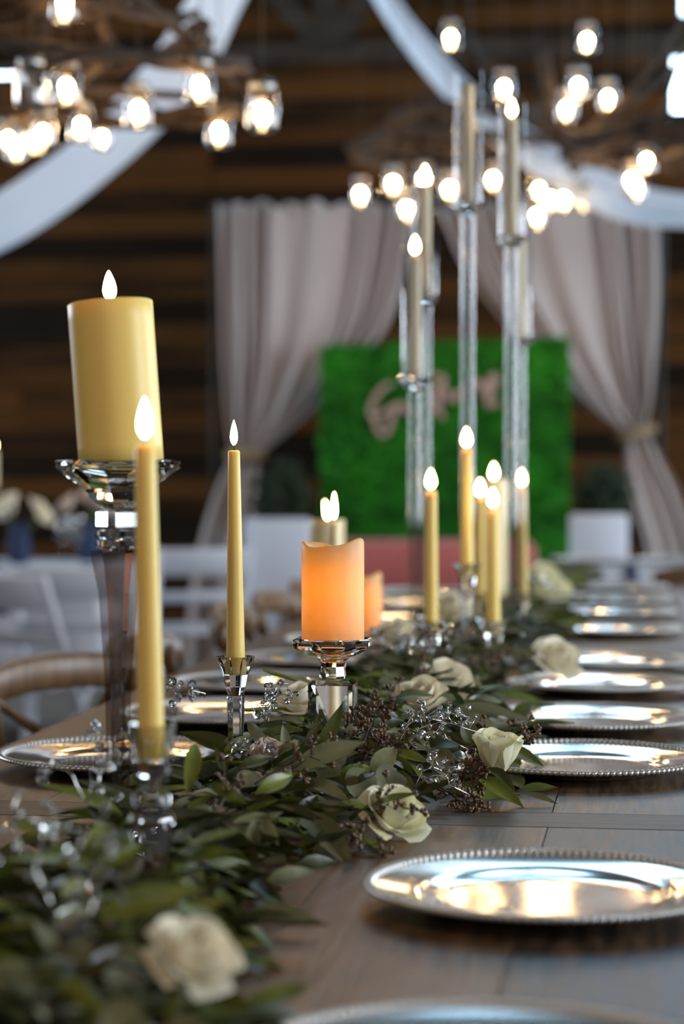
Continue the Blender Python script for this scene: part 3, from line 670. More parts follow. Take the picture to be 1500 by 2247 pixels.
# seeded eucalyptus sprigs: thin stems ending in clusters of little cone seeds
seed_prof = [(.0006, 0), (.0010, .0035), (.0023, .0070), (.0022, .0085), (.0006, .0095)]
def sprig(base, direc, L, n_side, rng):
    m = MB(); sd = MB(); direc = Vector(direc).normalized()
    pts = []; p = Vector(base); dcur = direc.copy()
    for k in range(7):
        pts.append(p.copy()); dcur = (dcur + Vector((rng.gauss(0, .12), rng.gauss(0, .12), rng.gauss(-.03, .10)))).normalized(); p = p + dcur * L / 6
    m.tube(pts, [.0014 - .00013 * k for k in range(7)], 4)
    for k in range(n_side):
        f = rng.uniform(.25, 1.0) * 5.99; i = int(f); q = pts[i].lerp(pts[i + 1], f - i)
        sd_dir = (direc * .6 + Vector((rng.gauss(0, 1), rng.gauss(0, 1), rng.gauss(.15, .8)))).normalized(); sl = rng.uniform(.010, .022)
        e = q + sd_dir * sl; e.z = max(e.z, TZ + .003)
        m.tube([q, q.lerp(e, .5) + Vector((0, 0, .001)), e], .0006, 3)
        for j in range(rng.randint(3, 5)):
            dd = (sd_dir + Vector((rng.gauss(0, .8), rng.gauss(0, .8), rng.gauss(0, .8)))).normalized()
            sd.lathe(seed_prof, 5, axis_M(e - dd * .001, dd))
    o = m.build('seed_sprig', 'twig', gar); tag(o, 'dark twig sprig with brown seed cones')
    tag(sd.build('seeds', 'seed', o), kind='stuff')
rs = random.Random(5)
for bx, by, tx, ty, d0, d1, n in [(790, 1640, 880, 1545, 2.52, 2.6, 22), (800, 1660, 905, 1600, 2.5, 2.56, 22), (770, 1620, 850, 1575, 2.55, 2.62, 16), (960, 1690, 1080, 1640, 2.6, 2.6, 24), (960, 1700, 1075, 1690, 2.58, 2.56, 26), (940, 1720, 1060, 1740, 2.54, 2.52, 24),
                                  (1000, 1600, 1150, 1590, 2.72, 2.74, 8), (990, 1650, 1120, 1565, 2.66, 2.72, 7), (800, 1790, 905, 1765, 2.33, 2.3, 12), (820, 1780, 870, 1740, 2.34, 2.33, 10), (700, 1800, 830, 1845, 2.24, 2.2, 12), (560, 1720, 690, 1640, 2.3, 2.4, 14), (460, 1790, 560, 1700, 2.1, 2.2, 12),
                                  (800, 1560, 900, 1500, 2.8, 2.9, 14), (900, 1520, 1000, 1440, 3.1, 3.3, 14), (980, 1450, 1120, 1400, 3.6, 3.8, 16), (1000, 1460, 1140, 1440, 3.5, 3.6, 16), (250, 1960, 380, 1850, 1.8, 1.9, 10), (120, 2080, 260, 1960, 1.6, 1.7, 10), (880, 1380, 980, 1330, 4.0, 4.2, 10)]:
    a = P(bx, by, d0); b = P(tx, ty, d1); a.z = max(a.z, TZ + .01); b.z = max(b.z, TZ + .012)
    sprig(a, b - a, (b - a).length, n, rs)

# ------------------------------------------------------------------ roses
def petal_mesh(name, mname, R, H, spread, flare, cup, nu=8, nv=8, seed=0):
    rg = random.Random(seed); ph1 = rg.uniform(0, 6)
    def fn(u, v):
        uu = (u - .5) * 2; wv = math.sin(min(1, .22 + v * .95) * PI * .55) if v < .75 else math.sin(min(1, .22 + .75 * .95) * PI * .55) * math.sqrt(max(0.0, 1 - ((v - .75) / .27) ** 2 * .55))
        a = uu * spread * wv
        r = R * (.16 + .84 * math.sin(min(1.0, v * 1.15) * PI * .5) ** .8) - cup * R * v ** 3 + flare * R * max(0, v - .6) ** 2 * 6 * (.7 + .3 * uu * uu)
        zz = H * (v - .10 * uu * uu * v) - flare * H * max(0, v - .72) ** 2 * 2.5 + .02 * H * math.sin(uu * 4 + ph1) * v
        return Vector((r * math.cos(a), r * math.sin(a), zz))
    return MB().grid(fn, nu, nv).mesh('petal', mname)
PET = {}
def rose(pos, axis, size, label, mname='petal_white', openness=1.0, spin=0.0, layers=((2, 0), (3, 4), (4, 8), (5, 12), (4, 17))):
    """size is the flower's full width; pos the base of the bloom"""
    key = mname
    if key not in PET:
        PET[key] = [petal_mesh('petal', mname, .10, .62, 2.2, -.05, .25, seed=1), petal_mesh('petal', mname, .22, .74, 1.45, .05, .28, seed=2), petal_mesh('petal', mname, .34, .76, 1.05, .16, .20, seed=3),
                    petal_mesh('petal', mname, .43, .70, .85, .34, .06, seed=4), petal_mesh('petal', mname, .47, .60, .78, .50, 0.0, seed=5)]
    t = thing('rose', pos, label, 'flower', 'roses in the garland')
    M0 = axis_M(Vector((0, 0, 0)), axis, spin) @ Matrix.Scale(size * .70, 4)
    rg = random.Random(hash(label) % 1000 if False else len(label) * 7)
    for layer, (cnt, tilt) in enumerate(layers):
        for k in range(cnt):
            a = 2 * PI * (k + .37 * layer) / cnt + rg.uniform(-.15, .15)
            M = M0 @ Matrix.Rotation(a, 4, 'Z') @ Matrix.Rotation(math.radians(tilt * openness + rg.uniform(-3, 3)), 4, 'Y') @ Matrix.Scale(rg.uniform(.94, 1.04), 4)
            link('petal', PET[key][layer], t, M)
    m = MB(); m.lathe([(.02, -.10), (.10, -.06), (.13, .0), (.09, .06), (.01, .08)], 10, M0); m.build('calyx', 'sepal', t)
    return t
rose(P(850, 1812, 2.32), (.45, -.45, .75), .080, 'white rose with petals spotted by seeds at the garland edge beside the big charger', 'petal_white', 1.0, .4)
rose(P(1090, 1702, 2.58), (.05, -.12, 1), .100, 'pale yellow-white rose standing upright at the garland edge before a charger', 'petal_white', 1.0, 1.0, ((2, 0), (3, -1), (4, -3), (5, -9)))
rose(P(405, 2130, 1.46), (.45, -.45, .8), .066, 'big blurred cream rose near the bottom edge among dark leaves', 'petal_cream', 1.0, .2)
rose(P(968, 1515, 3.25), (.5, -.6, .75), .088, 'cream rose behind the silver beaded spray, facing the bare table', 'petal_cream', 1.0, .8)
rose(P(925, 1548, 2.95), (-.1, -.5, .9), .072, 'half hidden cream rose rising just behind the silver beaded spray', 'petal_cream', 1.0, .1)
rose(P(1212, 1462, 3.75), (.4, -.5, .7), .090, 'cream rose resting beside the sixth charger, under the far crystal poles', 'petal_cream', .9, 1.9)
rose(P(664, 1562, 2.74), (-.1, -.3, .95), .072, 'cream rose tucked behind the faceted crystal cube stem', 'petal_cream', 1.1, .6)
rose(P(590, 1680, 2.44), (.2, -.5, .8), .055, 'dusty blush rose blurred in leaves below the slender taper', 'petal_blush', 1.0, .6)
rose(P(985, 1352, 4.25), (0, -.5, .9), .088, 'cream rose between the near crystal poles and the middle pole', 'petal_cream', 1.0, 1.6)
rose(P(1208, 1305, 5.6), (.2, -.5, .8), .10, 'greenish white rose at the far end of the garland beside chargers', 'petal_white', 1.0, 1.3)
rose(P(870, 1405, 3.9), (0, -.5, .9), .075, 'small cream rose deep in the leaves beside the half hidden glowing candle', 'petal_cream', 1.0, .3)
rose(P(1190, 1270, 6.1), (0, -.5, .9), .085, 'greenish white rose, last at the garland tip past the poles', 'petal_white', 1.0, 2.3)

# ------------------------------------------------------------------ crystal sprays
bm_ = bmesh.new(); bmesh.ops.create_icosphere(bm_, subdivisions=1, radius=1.0)
bv = [v.co.copy() for v in bm_.verts]; bf = [[v.index for v in f.verts] for f in bm_.faces]; bm_.free()
bead_me = MB().add(bv, bf).mesh('crystal_bead', 'crystal', False)
drop_me = MB().lathe([(.02, -1.5), (.6, -.6), (1, 0), (.7, .7), (.2, 1.4)], 8).mesh('crystal_drop', 'crystal', False)
def spray(name, pos, label, arms, beads, rng, size=.0055, wiremat='silver_wire'):
    t = thing(name, pos, label, 'crystal spray', 'crystal sprays in the garland')
    m = MB(); ends = []
    for ax in arms:
        ax = Vector(ax); pts = [Vector((0, 0, 0))]
        for k in range(1, 7):
            f = k / 6; pts.append(ax * f + Vector((rng.gauss(0, .005), rng.gauss(0, .005), .02 * math.sin(f * PI))))
        m.tube(pts, .0006, 4); ends += [(pts, rng) for _ in range(1)]
        for k in range(beads):
            i = rng.randint(1, 5); q = pts[i].lerp(pts[i + 1], rng.random()); dv = Vector((rng.gauss(0, .008), rng.gauss(0, .008), rng.gauss(.004, .008)))
            m.tube([q, q + dv], .0006, 3)
            o = link('crystal_bead', bead_me if rng.random() < .75 else drop_me, t); o.location = q + dv; o.rotation_euler = (rng.uniform(0, 6), rng.uniform(0, 6), 0)
            sc = size * rng.uniform(.6, 1.25); o.scale = (sc, sc, sc)
            if o.location.z + Vector(pos).z < TZ + sc: o.location.z = TZ + sc - Vector(pos).z
    m.build('wire', wiremat, t)
rc = random.Random(21)
spray('crystal_spray', P(872, 1640, 2.56), 'silver beaded wire spray arching over seeds beside the upright rose', [(.09, .03, .015), (.075, .06, .03), (.06, .0, .03), (.085, -.01, .0)], 12, rc, .0034)
spray('crystal_spray', P(905, 1735, 2.44), 'crystal drop strand lying on the table beside the seed-spotted rose', [(.06, -.02, .0), (.035, .03, .01), (.05, .01, .012)], 6, rc, .0045)
spray('crystal_spray', P(590, 1590, 2.6), 'crystal ball spray between the slim taper holder and the cube stem', [(.03, 0, .03), (-.02, 0, .02), (.02, .02, .045), (0, -.01, .01)], 4, rc, .005)
spray('crystal_spray', P(385, 1570, 2.75), 'crystal ball spray against the charger left of the slim taper holder', [(.01, 0, .035), (.03, .02, .02), (-.01, 0, .02)], 4, rc, .005)
spray('crystal_spray', P(190, 1760, 1.98), 'blurred crystal spray under the tall stand near the table seam', [(.02, 0, .03), (-.04, .0, .02), (.04, -.01, .0)], 4, rc, .0042)
spray('crystal_spray', P(250, 1690, 2.1), 'crystal spray before the first charger at the tall stand foot', [(.02, 0, .03), (-.03, .0, .03), (.05, 0, .01)], 3, rc, .0045)
spray('crystal_spray', P(120, 2010, 1.55), 'crystal spray in the blurred leaves near the bottom corner', [(.06, -.02, .03), (-.04, .02, .04), (.03, .03, .05), (.12, -.03, .0)], 3, rc, .0045)
spray('crystal_spray', P(60, 1900, 1.7), 'crystal spray touching the picture edge above the bottom leaves', [(.03, 0, .03), (.05, .02, .02), (-.02, 0, .02)], 3, rc, .0045)
spray('crystal_spray', P(860, 1440, 3.5), 'crystal spray behind the octagonal dish of the glowing candle', [(.06, 0, .03), (.09, .03, .02), (-.05, .02, .02), (.02, -.04, .02), (.11, -.04, .0)], 7, rc, .0058)
spray('crystal_spray', P(1010, 1400, 4.1), 'crystal spray in dark leaves at the foot of the middle pole', [(.08, 0, .02), (-.09, .03, .02), (.12, -.05, .01), (-.05, -.05, .0)], 7, rc, .006)
spray('crystal_spray', P(1080, 1300, 5.0), 'crystal spray among leaves at the foot of the far poles', [(.06, .03, .03), (-.07, .0, .02), (.14, .0, .02), (.03, .0, .06)], 6, rc, .007)
spray('crystal_spray', P(560, 1690, 2.42), 'small crystal spray low in the leaves under the slender taper', [(.03, -.01, .01), (.06, .02, .01), (-.03, 0, .01)], 6, rc, .0040)

# ------------------------------------------------------------------ wooden cross back chairs
def cross_chair(x, y, rotz, label, top=.81):
    t = thing('cross_back_chair', (x, y, 0), label, 'chair', 'wooden cross back chairs', rotz)
    MB().bevbox(-.21, .21, -.21, .21, .43, .46, .008).build('seat', 'chair_wood', t)
    for yy in (-1, 1):
        MB().tube([(.17, yy * .18, .43), (.185, yy * .185, .2), (.19, yy * .19, 0)], [.019, .017, .014], 8).build('leg', 'chair_wood', t)
        MB().tube([(-.25, yy * .17, 0), (-.215, yy * .18, .43), (-.235, yy * .195, .62), (-.265, yy * .205, top - .03)], [.015, .020, .020, .018], 8).build('leg', 'chair_wood', t)
    pts = catmull([(-.250, -.255, top - .042), (-.283, -.15, top - .022), (-.300, 0, top - .014), (-.283, .15, top - .022), (-.250, .255, top - .042)], 6)
    m = MB(); vs = []; fs = []; sec = [(-.012, -.040), (.012, -.040), (.015, -.020), (.014, .014), (.006, .024), (-.006, .024), (-.014, .014), (-.015, -.020)]
    for p in pts:
        for a, b in sec: vs.append((p.x + a, p.y, p.z + b))
    for i in range(len(pts) - 1):
        for k in range(8): fs.append((i * 8 + k, i * 8 + (k + 1) % 8, (i + 1) * 8 + (k + 1) % 8, (i + 1) * 8 + k))
    fs += [tuple(range(8))[::-1], tuple(range((len(pts) - 1) * 8, len(pts) * 8))]
    m.add(vs, fs).build('top_rail', 'chair_wood', t)
    for sgn in (-1, 1):
        MB().tube(catmull([(-.215, -sgn * .17, .48), (-.245, -sgn * .05, .60), (-.262, sgn * .09, .70), (-.275, sgn * .185, top - .05)], 5), .010, 6).build('cross_brace', 'chair_wood', t)
    for yy in (-1, 1): MB().tube([(.185, yy * .185, .2), (-.23, yy * .178, .2)], .010, 6).build('stretcher', 'chair_wood', t)
cx = TX0 - .035 + .19
p0 = P(120, 1490, 3.70)
names = ['nearest wooden cross back chair at the table, its bent top rail catching light', 'wooden cross back chair, second along the table, behind the front taper', 'wooden cross back chair, third along the table, behind the slender taper',
         'wooden cross back chair, fourth along the table, beside the glowing candles', 'wooden cross back chair, last visible on the charger side near pink loveseat']
for i, dy in enumerate((0, .72, 1.70, 2.28, 2.88)):
    cross_chair(TX0 + (.10 if i == 0 else .145), p0.y + dy + (.10 if i == 0 else 0), -.42 if i == 0 else random.uniform(-.06, .06), names[i])
cross_chair(.255, 7.80, PI / 2, 'wooden chair cut by the picture edge beside the farthest chargers', .82)

# ------------------------------------------------------------------ background: curtains, hedge panel, loveseat, white chairs, tables
def pxcurve(pts, n=40):
    """resample a px polyline to n+1 points by y"""
    out = []; ys = [p[1] for p in pts]
    for k in range(n + 1):
        y = ys[0] + (ys[-1] - ys[0]) * k / n
        for i in range(len(pts) - 1):
            if pts[i][1] <= y <= pts[i + 1][1] + 1e-6:
                f = (y - pts[i][1]) / (pts[i + 1][1] - pts[i][1]); out.append((pts[i][0] + (pts[i + 1][0] - pts[i][0]) * f, y)); break
    return out
def drape(name, L, Rr, d, folds, label, tie=None, floor_L=None, floor_R=None):
    t = thing(name, (P(L[0][0], 1030, d).x, P(L[0][0], 1030, d).y, 0), label, 'curtain', 'white curtains framing the panel')
    inv = Matrix.Translation(-t.location)
    def panel(Lc, Rc, ncol, f0, nm, amp0):
        nv = len(Lc) - 1
        def fn(u, v):
            j = min(int(round(v * nv)), nv); a = Lc[j]; b = Rc[j]
            ww = abs(b[0] - a[0]); px = a[0] + (b[0] - a[0]) * u; py = a[1] + (b[1] - a[1]) * u
            amp = amp0 * min(1.0, .45 + ww / 420); uu = u + .035 * math.sin(u * 9 + f0) + .02 * math.sin(u * 23 + 2); dep = d + amp * (.55 + .45 * math.sin(u * 7 + 1.3)) * math.sin(uu * PI * 2 * f0 + .8 * math.sin(v * 4 + u * 5)) + .5 * amp * math.sin(uu * PI * 2 * f0 * .43 + 1 + v)
            if v < .04 and nm == 'cloth': dep += .02 * math.sin(u * 60); py += 6 * math.sin(u * 47) + 4 * math.sin(u * 23)
            p = P(px, py, dep); p.z = max(p.z, .01)
            return inv @ p
        solidify(MB().grid(fn, ncol, nv).build(nm, 'curtain', t), .004)
    n = 40
    panel(L, Rr, 120, folds, 'cloth', .055)
    if floor_L: panel(floor_L, floor_R, 60, folds * .6, 'lower_cloth', .045)
    if tie:
        (ax, ay), (bx, by) = tie
        a = P(ax, ay, d); b = P(bx, by, d); c = (a + b) / 2; r = (b - a).length / 2
        pts = [c + (a - c) * math.cos(k * PI / 8) + Vector((0, .09, 0)) * math.sin(k * PI / 8) for k in range(16)]
        o = MB().tube([inv @ p for p in pts], .035, 8, closed=True).build('tie_band', 'burlap', t); tag(o, 'brown burlap tie band')
def edge(pts, n=40):
    """resample by arc fraction so both edges share rows"""
    P2 = [Vector((a, b, 0)) for a, b in pts]; c = catmull(P2, 10); return [(c[int(round(k * (len(c) - 1) / n))].x, c[int(round(k * (len(c) - 1) / n))].y) for k in range(n + 1)]
drape('curtain', edge([(478, 447), (482, 600), (488, 800), (500, 950), (512, 1003)]), edge([(908, 447), (885, 600), (835, 740), (700, 890), (562, 1003)]), 11.9, 11,
      'white curtain gathered to the left of the green panel', ((505, 1000), (572, 1000)), edge([(508, 1003), (480, 1060), (440, 1180), (415, 1320), (405, 1500)]), edge([(565, 1003), (575, 1080), (572, 1180), (560, 1320), (550, 1500)]))
drape('curtain', edge([(962, 452), (1020, 590), (1120, 720), (1250, 860), (1372, 955)]), edge([(1440, 447), (1446, 600), (1440, 760), (1428, 880), (1412, 950)]), 11.9, 11,
      'white curtain gathered to the right of the green panel with burlap tie', ((1358, 962), (1428, 942)), edge([(1370, 958), (1370, 1040), (1385, 1120), (1410, 1230), (1430, 1500)]), edge([(1418, 945), (1452, 1010), (1490, 1080), (1540, 1230), (1570, 1500)]))
tb = thing('curtain_pole', (0, 0, 0), 'thin pole carrying the two white curtains on the plank wall', 'pole')
MB().tube([P(465, 452, 12.02), P(1455, 452, 12.02)], .018, 8).build('rod', 'frame_dark', tb)
for xx in (468, 1452):
    a = P(xx, 452, 12.02); MB().tube([a, (a.x, a.y, 0)], .018, 8).build('upright', 'frame_dark', tb)
# hedge panel
a = P(702, 760, 11.5); b = P(1250, 740, 11.35)
dirv = Vector((b.x - a.x, b.y - a.y, 0)); W = dirv.length; dirv.normalize(); nv_ = Vector((dirv.y, -dirv.x, 0))
H0, H1 = a.z, b.z
t = thing('hedge_panel', (a.x, a.y, 0), 'bright green boxwood backdrop panel standing between the curtains', 'backdrop', rotz=math.atan2(dirv.y, dirv.x))
MB().add([(0, 0, .1), (W, 0, .1), (W, 0, H1), (0, 0, H0), (0, .06, .1), (W, .06, .1), (W, .06, H1), (0, .06, H0)], [(0, 1, 2, 3), (7, 6, 5, 4), (0, 4, 5, 1), (1, 5, 6, 2), (2, 6, 7, 3), (3, 7, 4, 0)]).build('board', 'hedge', t, False)
m = MB(); rh = random.Random(8)
for k in range(7000):
    x = rh.uniform(0, W); zz = rh.uniform(.1, H0 + (H1 - H0) * x / W + .01); p = Vector((x, -.001, zz)); dv = Vector((rh.gauss(0, .5), -1, rh.gauss(.2, .5))).normalized() * rh.uniform(.02, .045); s_ = Vector((rh.gauss(0, 1), 0, rh.gauss(0, 1))).normalized() * .010
    m.add([p - s_, p + s_, p + dv + s_ * .6, p + dv - s_ * .6], [(0, 1, 2, 3)])
tag(m.build('foliage', 'hedge', t), kind='stuff')
for xx in (.1, W - .16): MB().box(xx, xx + .06, -.02, .3, 0, .1).build('foot', 'frame_dark', t, False)
sg = thing('script_sign', (P(815, 900, 11.3)), 'pale script lettering sign mounted on the green panel', 'sign')
inv = Matrix.Translation(-sg.location)
for st in ([(860, 842), (842, 850), (824, 872), (812, 900), (818, 915), (838, 908), (862, 893), (884, 888)], [(820, 916), (826, 938), (838, 955), (852, 945), (858, 922), (866, 902), (880, 890), (892, 903), (904, 902)],
           [(948, 826), (972, 828), (966, 850), (955, 880), (948, 905)], [(946, 862), (966, 852), (982, 862), (986, 880), (1002, 866), (1014, 858), (1024, 874)], [(968, 834), (962, 868), (962, 902), (972, 918)], [(1036, 850), (1046, 836), (1056, 848), (1062, 866), (1070, 846), (1080, 824), (1088, 832), (1078, 858), (1068, 884), (1078, 890), (1092, 878)]):
    pts = catmull([inv @ P(x, y, 11.5 - .15 * (x - 702) / 548 - .035) for x, y in st], 5); MB().tube(pts, .016, 6).build('lettering', 'sign_pink', sg)
# loveseat
c = P(900, 1185, 10.9)
t = thing('loveseat', (c.x, c.y, 0), 'dusty rose velvet loveseat in front of the green panel', 'sofa')
zt = c.z
MB().bevbox(-.62, .62, .0, .16, .40, zt, .04).build('backrest', 'rose_velvet', t)
MB().bevbox(-.62, .62, -.55, .0, .22, .42, .03).build('seat', 'rose_velvet', t)
for sx in (-1, 1):
    MB().bevbox(*( (-.72, -.62) if sx < 0 else (.62, .72)), -.55, .14, .22, .60, .03).build('armrest', 'rose_velvet', t)
    for yy in (-.5, .08): MB().lathe([(.016, 0), (.024, .22)], 8, Matrix.Translation((sx * .6, yy, 0))).build('leg', 'chair_wood', t)
# dark shrubs beside the panel
def shrub(px, py, d, r, label):
    p = P(px, py, d); t = thing('potted_shrub', (p.x, p.y, 0), label, 'plant'); rg = random.Random(int(px))
    MB().lathe([(.10, 0), (.15, .28), (.16, .30), (.13, .29), (.01, .27)], 20).build('pot', 'terracotta', t)
    MB().tube([(0, 0, .27), (.01, 0, p.z)], .015, 6).build('stem', 'twig', t)
    m = MB()
    for k in range(900):
        v = Vector((rg.gauss(0, 1), rg.gauss(0, 1), rg.gauss(0, 1))).normalized() * r * rg.uniform(.5, 1); v.z *= 1.25; v += Vector((0, 0, p.z))
        e = Vector((rg.gauss(0, 1), rg.gauss(0, 1), rg.gauss(0, 1))).normalized() * .04; f = e.orthogonal().normalized() * .014
        m.add([v, v + e * .5 + f, v + e, v + e * .5 - f], [(0, 1, 2, 3)])
    tag(m.build('foliage', 'bush', t), kind='stuff')
shrub(618, 1090, 11.45, .16, 'dark potted shrub standing left of the green panel under the curtain')
shrub(1325, 1090, 11.45, .15, 'dark potted shrub standing right of the green panel under the curtain')
# white folding chairs
def white_chair(x, y, rotz, label, top=.80, solid=False, sash=False):
    t = thing('white_chair', (x, y, 0), label, 'chair', 'white event chairs', rotz)
    MB().bevbox(-.20, .20, -.20, .20, .42, .45, .01).build('seat', 'white_resin', t)
    for sx in (-1, 1):
        MB().tube([(sx * .20, .26, 0), (sx * .20, -.02, .42), (sx * .20, -.24, top)], .017, 6).build('back_leg', 'white_resin', t)
        MB().tube([(sx * .18, -.24, 0), (sx * .18, .0, .30), (sx * .18, .17, .43)], .017, 6).build('front_leg', 'white_resin', t)
    M = Matrix.Translation((0, -.24, top)) @ Matrix.Rotation(math.radians(29), 4, 'X')
    MB().bevbox(-.20, .20, -.012, .012, -.13 if not solid else -.40, .0, .006, M).build('backrest', 'white_resin', t)
    if not solid: MB().bevbox(-.20, .20, -.010, .010, -.27, -.22, .006, M).build('back_slat', 'white_resin', t)
    MB().tube([(-.2, .2, .09), (.2, .2, .09)], .012, 6).build('rung', 'white_resin', t)
def at_floor(px, py, z, d): p = P(px, py, d); return p.x, p.y
x, y = at_floor(432, 1195, .8, 9.8); white_chair(x, y, .35, 'white folding chair in front of the hanging curtain end, facing away')
x, y = at_floor(50, 1262, .8, 7.4); white_chair(x, y, -.2, 'white folding chair cut by the picture edge under the blue vase')
x, y = at_floor(175, 1250, .8, 8.0); white_chair(x, y, .1, 'white folding chair at the clothed table, beside the tall stand stem')
def panel_chair(px, py0, d, wpx, label):
    p = P(px, py0, d); t = thing('high_back_chair', (p.x, p.y, 0), label, 'chair', 'white high back chairs'); hw = wpx / 2 / F * d
    MB().bevbox(-hw, hw, 0, .05, .40, p.z, .012).build('backrest', 'white_cloth', t)
    MB().bevbox(-hw, hw, .05, .50, .40, .48, .015).build('seat', 'white_cloth', t)
    for sx in (-1, 1):
        for yy in (.03, .46): MB().bevbox(sx * (hw - .03) - .02, sx * (hw - .03) + .02, yy - .02, yy + .02, 0, .40, .004).build('leg', 'white_resin', t)
panel_chair(607, 1138, 9.9, 150, 'white slipcovered high back chair between the slender taper and glowing candle')
panel_chair(1313, 1128, 9.9, 128, 'white slipcovered high back chair between the green panel and burlap-tied curtain')
# clothed tables
def cloth_table(x0, x1, y0, y1, label, clabel):
    t = thing('folding_table', ((x0 + x1) / 2, (y0 + y1) / 2, 0), label, 'table'); hx = (x1 - x0) / 2; hy = (y1 - y0) / 2
    MB().bevbox(-hx + .02, hx - .02, -hy + .02, hy - .02, .715, .745, .004).build('tabletop', 'chair_wood', t)
    for sx in (-1, 1):
        for sy in (-1, 1): MB().tube([(sx * (hx - .12), sy * (hy - .12), 0), (sx * (hx - .12), sy * (hy - .12), .715)], .018, 8).build('leg', 'wire', t)
    m = MB(); n = 160; vs = []; fs = []
    def per(k):
        s_ = k / n * 4; i = int(s_); f = s_ - i; cs = [(-hx, -hy), (hx, -hy), (hx, hy), (-hx, hy), (-hx, -hy)]
        return Vector((cs[i][0] + (cs[i + 1][0] - cs[i][0]) * f, cs[i][1] + (cs[i + 1][1] - cs[i][1]) * f, 0))
    for row, (zz, am) in enumerate([(.752, 0), (.60, .012), (.40, .03), (.26, .04)]):
        for k in range(n):
            p = per(k); o = p.normalized() * (am * math.sin(k * .9) + am * .9); vs.append((p.x + o.x, p.y + o.y, zz))
    for r_ in range(3):
        for k in range(n): fs.append((r_ * n + k, (r_ + 1) * n + k, (r_ + 1) * n + (k + 1) % n, r_ * n + (k + 1) % n))
    fs.append(tuple(range(n)))
    o = m.add(vs, fs).build('tablecloth', 'white_cloth'); o.location = ((x0 + x1) / 2, (y0 + y1) / 2, 0); solidify(o, .003)
    tag(o, clabel, 'tablecloth')
pl = P(60, 1240, 8.9)
cloth_table(pl.x - 1.4, pl.x + .30, pl.y, pl.y + .8, 'folding table under a pale cloth beyond the wooden chairs', 'pale cloth on the table with the white bouquet')
pr = P(1390, 1240, 9.0)
cloth_table(pr.x - .30, pr.x + 1.6, pr.y, pr.y + .8, 'folding table under a bluish cloth behind the far chargers', 'bluish white cloth on the table before the burlap-tied curtain')
# napkins hanging over the cloths
def napkin(px, py, d, w_, h_, label, lean=0.0, edge_y=None):
    p = P(px, py, d)
    if edge_y is not None: p.y = edge_y - .006; p.z = .759
    o = MB().grid(lambda u, v: Vector(((u - .5) * w_ * (1 - .35 * v) + lean * v * h_, -.012 * math.sin(u * 9) * v - .30 * v * h_ if v > .2 else .05 * (.2 - v) * 5, -max(0, v - .2) * h_ * 1.25)), 8, 10).build('napkin', 'navy'); solidify(o, .004)
    o.location = p; tag(o, label, 'napkin', 'navy napkins')
napkin(178, 1262, 8.72, .075, .13, 'navy napkin hanging over the cloth beside the tall crystal stem', -.15, pl.y)
napkin(8, 1310, 7.25, .07, .06, 'navy napkin on the white chair at the picture edge')
napkin(1380, 1236, 8.85, .05, .085, 'navy napkin hanging over the bluish cloth behind the far chargers', .2, pr.y)
napkin(1052, 1225, 6.6, .04, .07, 'navy napkin showing between the middle pole and the tapers')
# left table centrepiece
ztab = .7535
def bouquet(px, d, label, n, rr, hz_, mname, r0=.0, seed=1):
    p = P(px, 1200, d); t = thing('bouquet', (p.x, p.y, ztab + .17), label, 'flowers'); rg = random.Random(seed)
    ms = petal_mesh('petal', mname, .5, .6, .8, .3, .1, 4, 4, seed)
    for k in range(n):
        a = rg.uniform(0, 2 * PI); q = rg.random(); c_ = Vector((rr * math.cos(a) * math.sqrt(q), rr * math.sin(a) * math.sqrt(q), hz_ * (1 - q * .7) * rg.uniform(.6, 1)))
        m = MB(); 
        for j in range(6):
            M = axis_M(c_, c_ + Vector((0, 0, .03))) @ Matrix.Rotation(j * 1.05, 4, 'Z') @ Matrix.Rotation(.25, 4, 'Y') @ Matrix.Scale(.075, 4)
            me = ms; m.add([M @ v.co for v in me.vertices], [tuple(f.vertices) for f in me.polygons])
        m.build('blossom', mname, t); MB().tube([(0, 0, -.10), c_], .003, 4).build('stem', 'sepal', t)
    return p
def vase(p, label, mname):
    t = thing('vase', (p.x, p.y, ztab), label, 'vase')
    MB().lathe([(.035, 0), (.045, .02), (.048, .10), (.036, .15), (.042, .17), (.038, .17), (.032, .15), (.043, .10), (.04, .02), (.001, .012)], 20).build('body', mname, t)
    MB().lathe([(.0425, .167), (.044, .171), (.041, .173), (.038, .170)], 20, cap0=False, cap1=False).build('lip', mname, t)
p = bouquet(42, 9.2, 'white flowers in a navy vase on the clothed table', 9, .10, .12, 'petal_cream', seed=2); vase(p, 'navy vase holding white flowers on the clothed table', 'navy')
p = bouquet(195, 9.4, 'dusty pink flowers behind the crystal neck of the tall stand', 9, .11, .14, 'petal_blush', seed=4); vase(p, 'dark vase holding dusty pink flowers behind the tall stand', 'navy')
p = P(10, 1200, 9.15); bz = Vector((p.x - .02, p.y - .12, ztab))
t = thing('taper_holder', bz, 'clear holder with a candle at the picture edge above the white flowers', 'candle holder')
hcup = P(10, 1065, 9.05).z - ztab
MB().lathe([(.04, 0), (.042, .01), (.012, .02), (.010, hcup - .03), (.03, hcup - .01), (.035, hcup), (.03, hcup), (.001, hcup - .012)], 12).build('body', 'acrylic', t, False)
MB().lathe([(.036, hcup + .001), (.037, hcup + .003), (.033, hcup + .004), (.031, hcup + .001)], 12, cap0=False, cap1=False).build('rim', 'crystal', t, False)
candle('pillar_candle', bz + Vector((0, 0, hcup - .011)), Vector((bz.x, bz.y, P(10, 990, 9.05).z)), .026, .026, 'pale candle, lit, at the picture edge above white flowers', wax='wax_pale', flame=(.05, .016))
